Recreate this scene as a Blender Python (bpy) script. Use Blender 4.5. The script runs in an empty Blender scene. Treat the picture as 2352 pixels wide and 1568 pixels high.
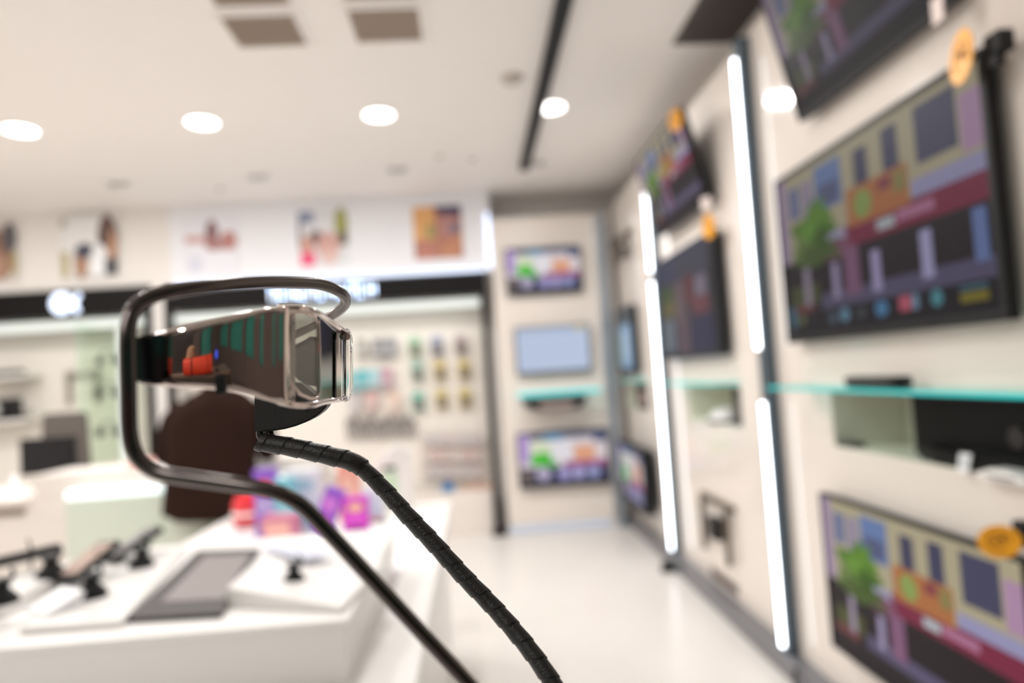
import bpy, bmesh, math, random
from mathutils import Vector, Matrix
random.seed(7)
R = math.radians
scn = bpy.context.scene
COL = scn.collection

# ------------------------------------------------------------------ camera
FPX, VX, VY, ROLL, EYE = 1568.0, 1089.6, 867.0, 0.0652, 1.45
_Y = Vector(((VX-1176)/FPX, -(VY-784)/FPX, -1.0)).normalized()
_h = Vector((math.cos(ROLL), math.sin(ROLL), 0))
_X = (_h - _Y*_h.dot(_Y)).normalized()
_Z = _X.cross(_Y)
RC = Matrix((_X, _Y, _Z))            # camera vector -> world vector
cam_d = bpy.data.cameras.new('camera'); cam = bpy.data.objects.new('camera', cam_d); COL.objects.link(cam)
cam.matrix_world = Matrix.Translation((0, 0, EYE)) @ RC.to_4x4()
cam_d.sensor_width = 36; cam_d.lens = 24.0; cam_d.clip_start = 0.02
cam_d.dof.use_dof = True; cam_d.dof.focus_distance = 0.42; cam_d.dof.aperture_fstop = 2.7
scn.camera = cam
EY = Vector((0, 0, EYE))
def ray(x, y): return RC @ Vector(((x-1176)/FPX, -(y-784)/FPX, -1.0))
def on_y(x, y, Y): r = ray(x, y); return EY + r*(Y/r.y)
def on_x(x, y, X): r = ray(x, y); return EY + r*(X/r.x)
def on_z(x, y, Z): r = ray(x, y); return EY + r*((Z-EYE)/r.z)
def deep(x, y, d): return EY + ray(x, y)*d       # a point d metres in front of the lens

# ------------------------------------------------------------------ world, exposure
scn.view_settings.view_transform = 'Standard'; scn.view_settings.look = 'None'
scn.view_settings.exposure = -0.15; scn.view_settings.gamma = 1.0
w = bpy.data.worlds.new('world'); scn.world = w; w.use_nodes = True
w.node_tree.nodes['Background'].inputs[0].default_value = (1.0, .93, .86, 1)
w.node_tree.nodes['Background'].inputs[1].default_value = 0.6
scn.cycles.max_bounces = 10; scn.cycles.diffuse_bounces = 5; scn.cycles.glossy_bounces = 4
scn.cycles.sample_clamp_indirect = 8

CEIL = 3.20
LAMP_W = 30.0
LAMP_XY = [(-2.755, 4.39), (-1.633, 4.39), (-0.512, 4.39), (0.61, 4.39)]
LAMP_UNSEEN = [(-3.9, 4.39, 28), (-5.0, 3.4, 22), (-3.9, 2.15, 22), (-2.755, 2.15, 18), (-1.633, 2.15, 16), (-0.512, 2.15, 18), (0.61, 2.15, 5), (-3.9, -1.9, 26), (-2.4, -1.9, 32), (-0.9, -1.9, 24)]  # unseen lamps without fittings; some added to brighten ceiling and table front

# ------------------------------------------------------------------ materials
MC = {}
def mat(name, col, rough=.5, metal=0, emit=None, es=0, trans=0, ior=1.45, alpha=1, coat=0, bump=0, scale=40, var=.03, spec=.5):
    if name in MC: return MC[name]
    m = bpy.data.materials.new(name); m.use_nodes = True; nt = m.node_tree; p = nt.nodes['Principled BSDF']
    c = (*col, 1)
    nz = nt.nodes.new('ShaderNodeTexNoise'); nz.inputs['Scale'].default_value = scale; nz.inputs['Detail'].default_value = 3
    tc = nt.nodes.new('ShaderNodeTexCoord'); nt.links.new(tc.outputs['Object'], nz.inputs['Vector'])
    mx = nt.nodes.new('ShaderNodeMix'); mx.data_type = 'RGBA'
    mx.inputs[6].default_value = tuple(max(0, v*(1-var)) for v in col)+(1,); mx.inputs[7].default_value = tuple(min(1, v*(1+var)) for v in col)+(1,)
    nt.links.new(nz.outputs['Fac'], mx.inputs[0]); nt.links.new(mx.outputs[2], p.inputs['Base Color'])
    p.inputs['Roughness'].default_value = rough; p.inputs['Metallic'].default_value = metal
    p.inputs['IOR'].default_value = ior; p.inputs['Transmission Weight'].default_value = trans
    p.inputs['Coat Weight'].default_value = coat; p.inputs['Alpha'].default_value = alpha
    p.inputs['Specular IOR Level'].default_value = spec
    if emit: p.inputs['Emission Color'].default_value = (*emit, 1); p.inputs['Emission Strength'].default_value = es
    if bump:
        b = nt.nodes.new('ShaderNodeBump'); b.inputs['Strength'].default_value = bump; b.inputs['Distance'].default_value = .002
        nt.links.new(nz.outputs['Fac'], b.inputs['Height']); nt.links.new(b.outputs[0], p.inputs['Normal'])
    MC[name] = m; return m
def pane_mat(name, col, trans_col, fac, rough=.02):
    if name in MC: return MC[name]
    m = bpy.data.materials.new(name); m.use_nodes = True; nt = m.node_tree
    for n in list(nt.nodes):
        if n.type != 'OUTPUT_MATERIAL': nt.nodes.remove(n)
    out = nt.nodes['Material Output']; g = nt.nodes.new('ShaderNodeBsdfGlossy'); t = nt.nodes.new('ShaderNodeBsdfTransparent')
    g.inputs['Color'].default_value = (*col, 1); g.inputs['Roughness'].default_value = rough; t.inputs['Color'].default_value = (*trans_col, 1)
    x = nt.nodes.new('ShaderNodeMixShader'); lw = nt.nodes.new('ShaderNodeLayerWeight'); fr = nt.nodes.new('ShaderNodeMath'); fr.operation = 'POWER'; fr.inputs[1].default_value = 4; nt.links.new(lw.outputs['Facing'], fr.inputs[0])
    ad = nt.nodes.new('ShaderNodeMath'); ad.operation = 'ADD'; ad.use_clamp = True; ad.inputs[1].default_value = fac
    nt.links.new(fr.outputs[0], ad.inputs[0]); nt.links.new(ad.outputs[0], x.inputs[0])
    nt.links.new(t.outputs[0], x.inputs[1]); nt.links.new(g.outputs[0], x.inputs[2]); nt.links.new(x.outputs[0], out.inputs[0])
    MC[name] = m; return m
def pic_mat(name, es, base=0.0, rough=.25):
    """a picture or lit screen whose colours are stored per face"""
    if name in MC: return MC[name]
    m = bpy.data.materials.new(name); m.use_nodes = True; nt = m.node_tree; p = nt.nodes['Principled BSDF']
    a = nt.nodes.new('ShaderNodeAttribute'); a.attribute_name = 'pic'
    if es: nt.links.new(a.outputs['Color'], p.inputs['Emission Color']); p.inputs['Emission Strength'].default_value = es
    if base: nt.links.new(a.outputs['Color'], p.inputs['Base Color'])
    else: p.inputs['Base Color'].default_value = (.006, .006, .008, 1); p.inputs['Specular IOR Level'].default_value = .10
    p.inputs['Roughness'].default_value = rough
    MC[name] = m; return m

WARM = (.80, .735, .675)
M = dict(
    ceiling=mat('ceiling_paint', (.88, .845, .81), .7, scale=6, var=.01),
    wall=mat('wall_paint', (.82, .785, .75), .6, scale=5, var=.015),
    panel=mat('glossy_wall_panel', (.78, .715, .655), .09, scale=3, var=.01),
    floor=mat('floor_tile', (.75, .715, .68), .28, scale=4, var=.02),
    white=mat('white_lacquer', (.86, .84, .82), .3, scale=8, var=.01),
    riser=mat('white_riser', (.84, .82, .80), .25, scale=8, var=.01),
    cream=mat('cream_laminate', (.78, .72, .67), .4, scale=6, var=.02),
    green=mat('green_white_glass', (.66, .72, .62), .12, scale=4, var=.01),
    black=mat('black_plastic', (.008, .008, .009), .45, spec=.3),
    blackgl=mat('black_gloss', (.01, .01, .012), .08),
    blackpow=mat('black_powder_coat', (.007, .006, .006), .5, bump=.15, scale=400, spec=.15),
    darkgrey=mat('dark_grey_frame', (.045, .038, .036), .45),
    greyscr=mat('grey_tray_mat', (.26, .23, .225), .4),
    alu=mat('brushed_aluminium', (.62, .63, .64), .35, .9),
    bluegrey=mat('blue_grey_metal', (.10, .135, .17), .35, .4),
    plinth=mat('grey_plinth', (.20, .20, .215), .35, .3),
    teal=mat('teal_glass_edge', (.02, .50, .50), .1, emit=(.02, .55, .55), es=.35),
    niche=mat('niche_lining', (.80, .80, .68), .25),
    led=mat('led_diffuser', (1, 1, 1), .4, emit=(.86, .93, 1), es=9.0),
    ledsoft=mat('light_box_diffuser', (.6, .64, .62), .4, emit=(.86, .95, .90), es=.42),
    ledblue=mat('blue_white_sign_light', (.9, .95, 1), .4, emit=(.55, .70, 1), es=1.9),
    ledfloor=mat('floor_light_diffuser', (.5, .55, .62), .4, emit=(.62, .72, .95), es=.35),
    lamp=mat('lamp_diffuser', (1, 1, 1), .4, emit=(1, .96, .92), es=6),
    chrome=mat('dark_chrome', (.66, .57, .53), .05, 1),
    gun=mat('gunmetal_rod', (.10, .085, .08), .20, 1),
    cord=mat('matte_black_wrap', (.014, .013, .0125), .36, bump=.25, scale=900),
    grille=mat('grille_metal', (.42, .34, .27), .5),
    dgrille=mat('dark_grille_metal', (.09, .075, .068), .5),
    brown=mat('brown_cloth', (.028, .0145, .011), .95, bump=.6, scale=220, var=.25, spec=.05),
    orange=mat('orange_badge', (.95, .42, .02), .35),
    skin=mat('skin', (.62, .38, .28), .5),
    hair=mat('dark_hair', (.02, .014, .01), .5),
    trouser=mat('pale_trouser_cloth', (.52, .55, .47), .85, bump=.4, scale=200),
    paper=mat('white_paper', (.88, .88, .9), .5),
    board=mat('peg_wall', (.80, .75, .69), .4, scale=5),
)

# ------------------------------------------------------------------ mesh helpers
def finish(name, bm, m, parent=None, smooth=False, angle=40):
    me = bpy.data.meshes.new(name); bm.normal_update(); bm.to_mesh(me); bm.free()
    ms = m if isinstance(m, (list, tuple)) else [m]
    for q in ms: me.materials.append(q)
    o = bpy.data.objects.new(name, me); COL.objects.link(o)
    if smooth:
        for p in me.polygons: p.use_smooth = True
        try: me.set_sharp_from_angle(angle=R(angle))
        except Exception: pass
    if parent is not None: o.parent = parent
    return o
def tag(o, label, cat, group=None, kind=None):
    o['label'] = label; o['category'] = cat
    if group: o['group'] = group
    if kind: o['kind'] = kind
    return o
def thing(name, label, cat, loc=(0, 0, 0), rot=(0, 0, 0), group=None):
    o = bpy.data.objects.new(name, None); COL.objects.link(o); o.empty_display_size = .05
    o.location = loc; o.rotation_euler = rot
    return tag(o, label, cat, group)
def struct(name, bm, m, **k):
    o = finish(name, bm, m, **k); o['kind'] = 'structure'; return o
def box(bm, x0, x1, y0, y1, z0, z1, bev=0, mi=0, xf=None):
    vs = [bm.verts.new((x, y, z)) for x in (x0, x1) for y in (y0, y1) for z in (z0, z1)]
    fs = [(0, 1, 3, 2), (4, 6, 7, 5), (0, 4, 5, 1), (2, 3, 7, 6), (0, 2, 6, 4), (1, 5, 7, 3)]
    F = [bm.faces.new([vs[i] for i in f]) for f in fs]
    for f in F: f.material_index = mi
    if bev:
        es = list({e for f in F for e in f.edges})
        r = bmesh.ops.bevel(bm, geom=es, offset=bev, segments=2, affect='EDGES', profile=.6)
        vs = list({v for f in r['faces'] for v in f.verts} | {v for v in vs if v.is_valid})
        for f in r['faces']: f.material_index = mi
    if xf is not None:
        for v in vs: v.co = xf @ v.co
    return vs
def BX(*a, **k):
    bm = bmesh.new(); box(bm, *a, **k); return bm
def prism(bm, pts, z0, z1, mi=0, axis='z'):
    """extrude a closed outline; axis names the extrusion direction"""
    def P(a, b, c): return {'z': (a, b, c), 'y': (a, c, b), 'x': (c, a, b)}[axis]
    lo = [bm.verts.new(P(a, b, z0)) for a, b in pts]; hi = [bm.verts.new(P(a, b, z1)) for a, b in pts]
    n = len(pts); F = [bm.faces.new(lo[::-1]), bm.faces.new(hi)]
    for i in range(n): F.append(bm.faces.new((lo[i], lo[(i+1) % n], hi[(i+1) % n], hi[i])))
    for f in F: f.material_index = mi
    bmesh.ops.recalc_face_normals(bm, faces=F); return lo+hi
def slab_pts(bm, corners, thick, mi=0):
    """a thin solid whose top face has these four corners"""
    hi = [bm.verts.new(c) for c in corners]; lo = [bm.verts.new(Vector(c)-Vector((0, 0, t))) for c, t in zip(corners, thick)]
    n = len(hi); F = [bm.faces.new(hi), bm.faces.new(lo[::-1])]
    for i in range(n): F.append(bm.faces.new((lo[i], lo[(i+1) % n], hi[(i+1) % n], hi[i])))
    bmesh.ops.recalc_face_normals(bm, faces=F)
    for f in F: f.material_index = mi
def catmull(pts, n=8):
    P = [Vector(p) for p in pts]; P = [P[0]*2-P[1]]+P+[P[-1]*2-P[-2]]; out = []
    for i in range(1, len(P)-2):
        for k in range(n):
            t = k/n; a, b, c, d = P[i-1:i+3]
            out.append(.5*((2*b)+(c-a)*t+(2*a-5*b+4*c-d)*t*t+(3*b-a-3*c+d)*t**3))
    out.append(P[-2]); return out
def tube(bm, pts, rad, seg=16, caps=True, mi=0, prof=None):
    """sweep a circle (or prof: list of 2-D points scaled by rad) along pts"""
    n = len(pts); rings = []; up = None
    for i, p in enumerate(pts):
        t = (pts[min(i+1, n-1)]-pts[max(i-1, 0)]).normalized()
        if up is None:
            up = Vector((0, 0, 1)) if abs(t.z) < .9 else Vector((1, 0, 0))
        up = (up-t*up.dot(t)).normalized(); sd = t.cross(up)
        r = rad[i] if isinstance(rad, (list, tuple)) else (rad(i, 0) if callable(rad) else rad)
        ring = []
        for k in range(seg):
            a = 2*math.pi*k/seg
            rr = rad(i, a) if callable(rad) else r
            ring.append(bm.verts.new(p+(up*math.cos(a)+sd*math.sin(a))*rr))
        rings.append(ring)
    F = []
    for a, b in zip(rings, rings[1:]):
        for k in range(seg): F.append(bm.faces.new((a[k], a[(k+1) % seg], b[(k+1) % seg], b[k])))
    if caps: F += [bm.faces.new(rings[0][::-1]), bm.faces.new(rings[-1])]
    for f in F: f.material_index = mi
    bmesh.ops.recalc_face_normals(bm, faces=F)
    return rings
def disc(bm, c, r, h, seg=32, mi=0, axis='z', r2=None):
    r2 = r if r2 is None else r2; c = Vector(c)
    ax = {'z': Vector((0, 0, 1)), 'y': Vector((0, 1, 0)), 'x': Vector((1, 0, 0))}[axis]
    u = Vector((1, 0, 0)) if axis != 'x' else Vector((0, 1, 0)); v = ax.cross(u)
    lo = [bm.verts.new(c+(u*math.cos(2*math.pi*k/seg)+v*math.sin(2*math.pi*k/seg))*r) for k in range(seg)]
    hi = [bm.verts.new(c+ax*h+(u*math.cos(2*math.pi*k/seg)+v*math.sin(2*math.pi*k/seg))*r2) for k in range(seg)]
    F = [bm.faces.new(lo[::-1]), bm.faces.new(hi)]
    for k in range(seg): F.append(bm.faces.new((lo[k], lo[(k+1) % seg], hi[(k+1) % seg], hi[k])))
    for f in F: f.material_index = mi
    bmesh.ops.recalc_face_normals(bm, faces=F)
def lathe(bm, prof, c=(0, 0, 0), seg=24, mi=0):
    c = Vector(c); rings = [[bm.verts.new(c+Vector((r*math.cos(2*math.pi*k/seg), r*math.sin(2*math.pi*k/seg), z))) for k in range(seg)] for r, z in prof]
    F = []
    for a, b in zip(rings, rings[1:]):
        for k in range(seg): F.append(bm.faces.new((a[k], a[(k+1) % seg], b[(k+1) % seg], b[k])))
    F += [bm.faces.new(rings[0][::-1]), bm.faces.new(rings[-1])]
    for f in F: f.material_index = mi
    bmesh.ops.recalc_face_normals(bm, faces=F)
def ell(cx, cy, rx, ry, n=14, a0=0): return [(cx+rx*math.cos(a0+2*math.pi*k/n), cy+ry*math.sin(a0+2*math.pi*k/n)) for k in range(n)]
def blob(cx, cy, rx, ry, k=0): return [(cx+rx*(1+.28*math.sin(a*5+k)+.15*math.sin(a*9+2*k))*math.cos(a), cy+ry*(1+.28*math.sin(a*5+k)+.15*math.sin(a*9+2*k))*math.sin(a)) for a in [2*math.pi*i/30 for i in range(30)]]
def rect(a, b, c, d): return [(a, b), (c, b), (c, d), (a, d)]
def picture(name, w_, h_, layers, m, parent, y=0.0, step=.0002):
    """flat picture in local XZ facing -Y; layers are (outline in 0..1, colour)"""
    bm = bmesh.new(); cl = bm.loops.layers.float_color.new('pic')
    for i, (pts, c) in enumerate(layers):
        vs = [bm.verts.new(((u-.5)*w_, y-step*i, (v-.5)*h_)) for u, v in pts]
        f = bm.faces.new(vs); f.normal_update()
        if f.normal.y > 0: f.normal_flip()
        for l in f.loops: l[cl] = (*c, 1)
    return finish(name, bm, m, parent)

# ------------------------------------------------------------------ room shell
XR, YB, XL, YF = 1.85, 6.75, -5.6, -4.2
FX = 1.40           # face of the right-hand display panels
struct('floor', BX(XL, XR, YF, YB, -.06, 0), M['floor'])
struct('ceiling', BX(XL, XR, YF, YB, CEIL, CEIL+.06), M['ceiling'])
struct('wall_back', BX(XL, XR, YB, YB+.08, 0, CEIL), M['wall'])
struct('wall_left', BX(XL-.08, XL, YF, YB, 0, CEIL), M['wall'])
struct('wall_right', BX(XR, XR+.08, YF, YB, 0, CEIL), M['wall'])
# unseen shop front behind the camera: dark door, glowing green panes added for reflections
bm = bmesh.new()
box(bm, XL, XR, YF-.08, YF, 2.6, CEIL); box(bm, XL, -4.6, YF-.08, YF, 0, 2.6); box(bm, 1.0, XR, YF-.08, YF, 0, 2.6)
box(bm, -1.7, -1.4, YF-.08, YF, 0, 2.6); box(bm, -4.6, -1.7, YF-.08, YF, 0, .5); box(bm, -0.2, .1, YF-.08, YF, 0, 2.6)
struct('wall_front', bm, mat('shopfront_wall', (.13, .105, .09), .5))
for n, (a, b, c, d) in (('added_window_1', (-4.6, -1.7, .5, 2.6)), ('added_window_2', (.1, 1.0, 0, 2.6))):
    o = struct(n, BX(a, b, YF-.06, YF-.04, c, d), mat('green_reflection_glow', (.04, .20, .16), .15, emit=(.08, .34, .27), es=.14))
    f = bmesh.new(); k = 3 if b-a > 1.5 else 1
    for i in range(1, k+1):
        if k > 1 and i < k: x = a+(b-a)*i/k; box(f, x-.04, x+.04, YF-.07, YF-.01, c, d)
    for x in (a+.03, b-.03): box(f, x-.03, x+.03, YF-.07, YF-.01, c, d)
    finish('window_frame', f, M['black'], o)
o = struct('door_1', BX(-1.4, -.2, YF-.07, YF-.03, 0, 2.6), mat('dark_door', (.03, .025, .022), .3))
h_ = bmesh.new(); tube(h_, [Vector((-.35, YF-.0, .9)), Vector((-.35, YF-.0, 1.3))], .015, 10)
finish('door_handle', h_, M['alu'], o)

o = struct('added_window_3', BX(XR-.03, XR-.01, -4.1, .1, .3, 2.6), mat('green_reflection_glow', (.04, .20, .16), .15, emit=(.08, .34, .27), es=.14))  # unseen glowing pane, added so the mirrored band reflects green
f = bmesh.new()
for y_, q in ((-4.1, .1), (-2.6, .12), (-1.25, .10), (-.45, .16), (.05, .12)): box(f, XR-.12, XR-.0, y_-q, y_+q, 0, 2.7)
box(f, XR-.10, XR, -4.1, .1, 0, 1.22); box(f, XR-.10, XR, -4.1, .1, 2.3, 2.7)
finish('window_frame', f, mat('brown_grey_frame', (.13, .10, .09), .4), o)
# invented things behind the camera, standing in for colours reflected in the glasses
t = thing('reflection_counter', 'added dark counter behind the viewpoint, put there to reflect in the mirrored band', 'counter', (.1, -1.8, 0))
finish('body', BX(-1.0, 1.0, -.25, .25, 0, 1.06, .01), mat('dark_wood', (.06, .045, .035), .4), t); finish('countertop', BX(-1.04, 1.04, -.28, .28, 1.0601, 1.10, .006), mat('brown_top', (.24, .17, .13), .35), t)
t = thing('reflection_roll', 'added red roll on the dark counter, stand-in for a red reflection', 'mat', (.02, -1.68, 1.102), (0, R(0), R(6)))
bm = bmesh.new(); tube(bm, [Vector((-.36+.06*i, .0, .105)) for i in range(13)], .10, 28); finish('roll', bm, mat('reflection_red', (.78, .06, .02), .5), t, smooth=True, angle=60)
for x_ in (-.2, .2):
    bm = bmesh.new(); tube(bm, [Vector((x_-.012, 0, .105)), Vector((x_+.012, 0, .105))], .104, 28); finish('strap', bm, M['black'], t, smooth=True, angle=60)
t = thing('reflection_bag', 'added tan backpack behind the red roll, stand-in for a tan reflection', 'bag', (-.20, -1.945, 1.102))
bm = bmesh.new(); lathe(bm, [(.10, 0), (.12, .06), (.11, .20), (.08, .30), (.03, .33)], seg=20); finish('pack_body', bm, mat('tan_canvas', (.42, .27, .16), .8), t, smooth=True)
bm = bmesh.new(); box(bm, -.06, .06, -.135, -.10, .04, .14, .01); finish('pocket', bm, mat('tan_dark', (.25, .16, .10), .8), t)
t = thing('reflection_lamp', 'added lamp with a blue glowing globe, stand-in for a reflected blue spot', 'lamp', (.62, -1.72, 1.102))
bm = bmesh.new(); lathe(bm, [(.06, 0), (.06, .015), (.012, .02), (.012, .12), (.03, .13)], seg=20); finish('base', bm, M['black'], t, smooth=True)
bm = bmesh.new(); bmesh.ops.create_uvsphere(bm, u_segments=16, v_segments=12, radius=.05, matrix=Matrix.Translation((0, 0, .17))); finish('globe', bm, mat('blue_globe', (.05, .1, .8), .3, emit=(.05, .12, 1), es=1.2), t, smooth=True)  # glow added for a blue spot reflected in the band
# right wall display panelling with long recess (z 1.085 - 1.31)
NZ0, NZ1, PT = 1.085, 1.315, 3.0
def right_panel(idx, y0, y1, n0, n1):
    bm = bmesh.new(); x1 = 1.72
    box(bm, FX, x1, y0, y1, .10, NZ0); box(bm, FX, x1, y0, y1, NZ1, PT)
    if n0 > y0: box(bm, FX, x1, y0, n0, NZ0, NZ1)
    if n1 < y1: box(bm, FX, x1, n1, y1, NZ0, NZ1)
    box(bm, x1-.02, x1, n0, n1, NZ0, NZ1, mi=1)
    e = .004
    box(bm, FX+.002, x1-.02, n1-e, n1, NZ0, NZ1, mi=1); box(bm, FX+.002, x1-.02, n0, n0+e, NZ0, NZ1, mi=1)
    box(bm, FX+.002, x1-.02, n0+e, n1-e, NZ0, NZ0+e, mi=1)
    o = struct('wall_panel_%d' % idx, bm, [M['panel'], M['niche']])
    return o
right_panel(1, .35, 3.095, .75, 2.64)
right_panel(2, 3.165, 4.865, 3.56, 4.45)
right_panel(3, 4.935, 6.32, 5.5, 6.25)
# plinth along the foot of the panelling, and posts
struct('baseboard_right', BX(1.325, 1.70, .35, 6.32, 0, .10, .006), M['plinth'])
def fin(idx, y):
    bm = bmesh.new(); box(bm, 1.345, 1.44, y-.035, y+.035, .0, PT-.02, .004); struct('trim_%d' % idx, bm, M['bluegrey'])
fin(1, 3.13); fin(2, 4.90)
# foot of the first post (dark angled base)
bm = bmesh.new(); prism(bm, [(1.22, 4.80), (1.40, 4.76), (1.44, 4.93), (1.28, 4.97)], 0, .035)
struct('trim_3', bm, M['black'])
# back-right panel
bm = bmesh.new(); box(bm, .235, 1.36, 6.32, 6.45, .08, 2.92); struct('wall_panel_4', bm, mat('satin_wall_panel', (.78, .715, .655), .32))
bm = bmesh.new(); box(bm, .235, 1.36, 6.34, 6.45, 0, .08); struct('baseboard_back', bm, M['white'])
bm = bmesh.new(); box(bm, 1.195, 1.245, 6.27, 6.318, .08, 2.86, .004); struct('trim_4', bm, M['alu'])
bm = bmesh.new(); box(bm, 1.25, 1.295, 6.24, 6.318, .0, 2.90, .004); struct('trim_5', bm, mat('pale_blue_grey_metal', (.24, .29, .34), .4, .2))

def led(name, x0, x1, y0, y1, z0, z1, label, m='led', group=None, housing=None):
    t = thing(name, label, 'light', ((x0+x1)/2, (y0+y1)/2, z0), group=group)
    cx, cy = t.location.x, t.location.y
    finish('diffuser', BX(x0-cx, x1-cx, y0-cy, y1-cy, 0, z1-z0, .002), M[m], t)
    if housing:
        a, b, c, d = housing; finish('housing', BX(a-cx, b-cx, c-cy, d-cy, -.01, z1-z0+.01), M['alu'], t)
    return t
def bay_lamp(parent, w_, watts):
    ld = bpy.data.lights.new('light_box_lamp', 'AREA'); ld.shape = 'RECTANGLE'; ld.size = w_; ld.size_y = .05; ld.energy = watts; ld.color = (.97, 1, .96)
    o = bpy.data.objects.new('light_box_lamp', ld); COL.objects.link(o); o.parent = parent; o.location = (0, .03, -.004); o.rotation_euler = (R(8), 0, 0)
def vled(y, z0, z1, label): led('led_strip', 1.328, 1.338, y-.012, y+.012, z0, z1, label, group='vertical light strips on the wall posts', housing=(1.338, 1.345, y-.016, y+.016))
vled(3.13, 1.50, 2.885, 'tall white light strip, upper one on the nearer post')
vled(3.13, .13, 1.245, 'white light strip, lower one on the nearer post beside the large television')
vled(4.90, 2.14, 2.78, 'short white light strip at the top of the farther post')
vled(4.90, .13, 2.06, 'long white light strip running down the farther post')
led('led_strip', .235, 1.17, 6.31, 6.338, .022, .055, 'pale blue light strip at floor level under the back panel', m='ledfloor')

# ------------------------------------------------------------------ ceiling fittings
def downlight(x, y, vis, label, watts=LAMP_W):
    if vis:
        t = thing('downlight', label, 'lamp', (x, y, CEIL), group='round ceiling downlights')
        bm = bmesh.new(); lathe(bm, [(.093, -.012), (.104, -.010), (.108, -.001), (.096, -.0005)], seg=40); finish('rim', bm, M['white'], t, smooth=True)
        bm = bmesh.new(); disc(bm, (0, 0, -.014), .093, .004, 40); finish('diffuser', bm, M['lamp'], t)
    ld = bpy.data.lights.new('downlight_or_fill', 'AREA'); ld.shape = 'DISK'; ld.size = .17; ld.energy = watts; ld.color = (1, .975, .955)
    lo = bpy.data.objects.new('downlight_or_fill', ld); COL.objects.link(lo)
    if vis: lo.parent = t; lo.location = (0, 0, -.018)
    else: lo.location = (x, y, CEIL-.018)  # bare lamp, no fitting
for i, (x, y) in enumerate(LAMP_XY):
    downlight(x, y, True, ['round recessed ceiling downlight farthest left', 'round ceiling downlight, second from the left', 'round ceiling downlight just left of the dark ceiling track', 'round ceiling downlight just right of the dark ceiling track'][i])
for x, y, w_ in LAMP_UNSEEN: downlight(x, y, False, '', w_)
bm = bmesh.new(); box(bm, .487, .562, .2, 5.64, CEIL-.05, CEIL-.001, .003)
tag(finish('ceiling_track', bm, M['black']), 'long black lighting track running along the ceiling', 'track')
def aframe(name, x0, x1, y0, y1, label, m, nsl, mf, along='y', group=None):
    t = thing(name, label, 'vent', ((x0+x1)/2, (y0+y1)/2, CEIL), group=group); a, b = (x1-x0)/2, (y1-y0)/2
    bm = bmesh.new(); e = .03
    for q in ((-a-e, a+e, -b-e, -b), (-a-e, a+e, b, b+e), (-a-e, -a, -b, b), (a, a+e, -b, b)): box(bm, *q, -.012, -.001, .003)
    finish('frame', bm, mf, t)
    bm = bmesh.new(); box(bm, -a, a, -b, b, -.003, -.001); finish('backing', bm, m, t)
    bm = bmesh.new()
    for i in range(nsl):
        x = -a+2*a*(i+.5)/nsl; box(bm, x-.003, x+.003, -b, b, -.014, -.004)
    finish('louvres', bm, m, t); return t
F6 = 1.75/1.5
for (x0, x1, y0, y1, lb) in ((-.92, -.635, 2.70, 2.945, 'square louvred ceiling grille, left of the front pair'), (-.415, -.135, 2.68, 2.94, 'square louvred ceiling grille, right of the front pair'),
                             (-.90, -.62, 2.36, 2.62, 'square ceiling grille cut by the picture top, left of the rear pair'), (-.41, -.13, 2.36, 2.60, 'square ceiling grille cut by the picture top, right of the rear pair')):
    aframe('ceiling_grille', x0*F6, x1*F6, y0*F6, y1*F6, lb, M['grille'], 24, M['ceiling'], group='air conditioning grilles')
aframe('ceiling_vent', 1.22, 1.50, 3.12, 3.555, 'dark brown ceiling vent above the televisions', M['dgrille'], 30, M['dgrille'])
for i, (px, py) in enumerate(((272, 420), (593, 404), (912, 387), (1230, 372))):
    p = on_z(px, py, CEIL); t = thing('gimbal_spotlight', ['small square recessed spotlight, farthest left of the row near the posters', 'small recessed ceiling spotlight above the pale third poster', 'small recessed ceiling spotlight above the orange poster', 'small recessed spotlight beside the end of the black track'][i], 'lamp', p, group='small ceiling spotlights')
    bm = bmesh.new(); 
    for q in ((-.09, .09, -.06, -.045), (-.09, .09, .045, .06), (-.09, -.075, -.045, .045), (.075, .09, -.045, .045), (-.008, .008, -.045, .045)): box(bm, *q, -.012, -.001)
    finish('frame', bm, M['white'], t)
    for sx in (-.041, .041):
        bm = bmesh.new(); lathe(bm, [(.030, -.030), (.030, -.001), (.02, -.001)], (sx, 0, 0), 16); finish('lamp_head', bm, M['alu'], t, smooth=True)
for px, py, lb in ((1175, 177, 'round white smoke detector on the ceiling left of the black track'), (505, 432, 'small round ceiling sensor above the left spotlights'), (1010, 358, 'small pale ceiling sprinkler between the spotlights'), (1085, 365, 'small pale ceiling sprinkler nearer the track end')):
    p = on_z(px, py, CEIL); bm = bmesh.new(); s = 1.0 if px == 1175 else .45
    lathe(bm, [(.03*s, -.045*s), (.055*s, -.03*s), (.062*s, -.008*s), (.07*s, -.001)], p, 24)
    tag(finish('smoke_detector' if s == 1 else 'ceiling_sensor', bm, mat('off_white_plastic', (.55, .50, .45), .5), smooth=True), lb, 'detector')

# ------------------------------------------------------------------ back wall: fascia, posters, display bays
YD = 6.35
struct('wall_fascia_1', BX(-2.70, .235, YD, YD+.4, 2.44, CEIL), mat('fascia_white', (.84, .84, .87), .5, scale=4, var=.01))
struct('wall_fascia_2', BX(XL, -2.70, YD+.02, YD+.4, 2.48, CEIL), M['wall'])
led('light_line', -2.66, .16, YD-.03, YD-.008, 2.447, 2.462, 'thin bluish light line above the black sign band', m='ledblue')
led('light_line', .20, .225, YD-.02, YD-.002, 2.47, 2.98, 'upright bluish light line at the right end of the fascia', m='ledblue')
struct('wall_pier', BX(-2.885, -2.775, YD+.01, YD+.42, 0, 2.48), M['wall'])

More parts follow.
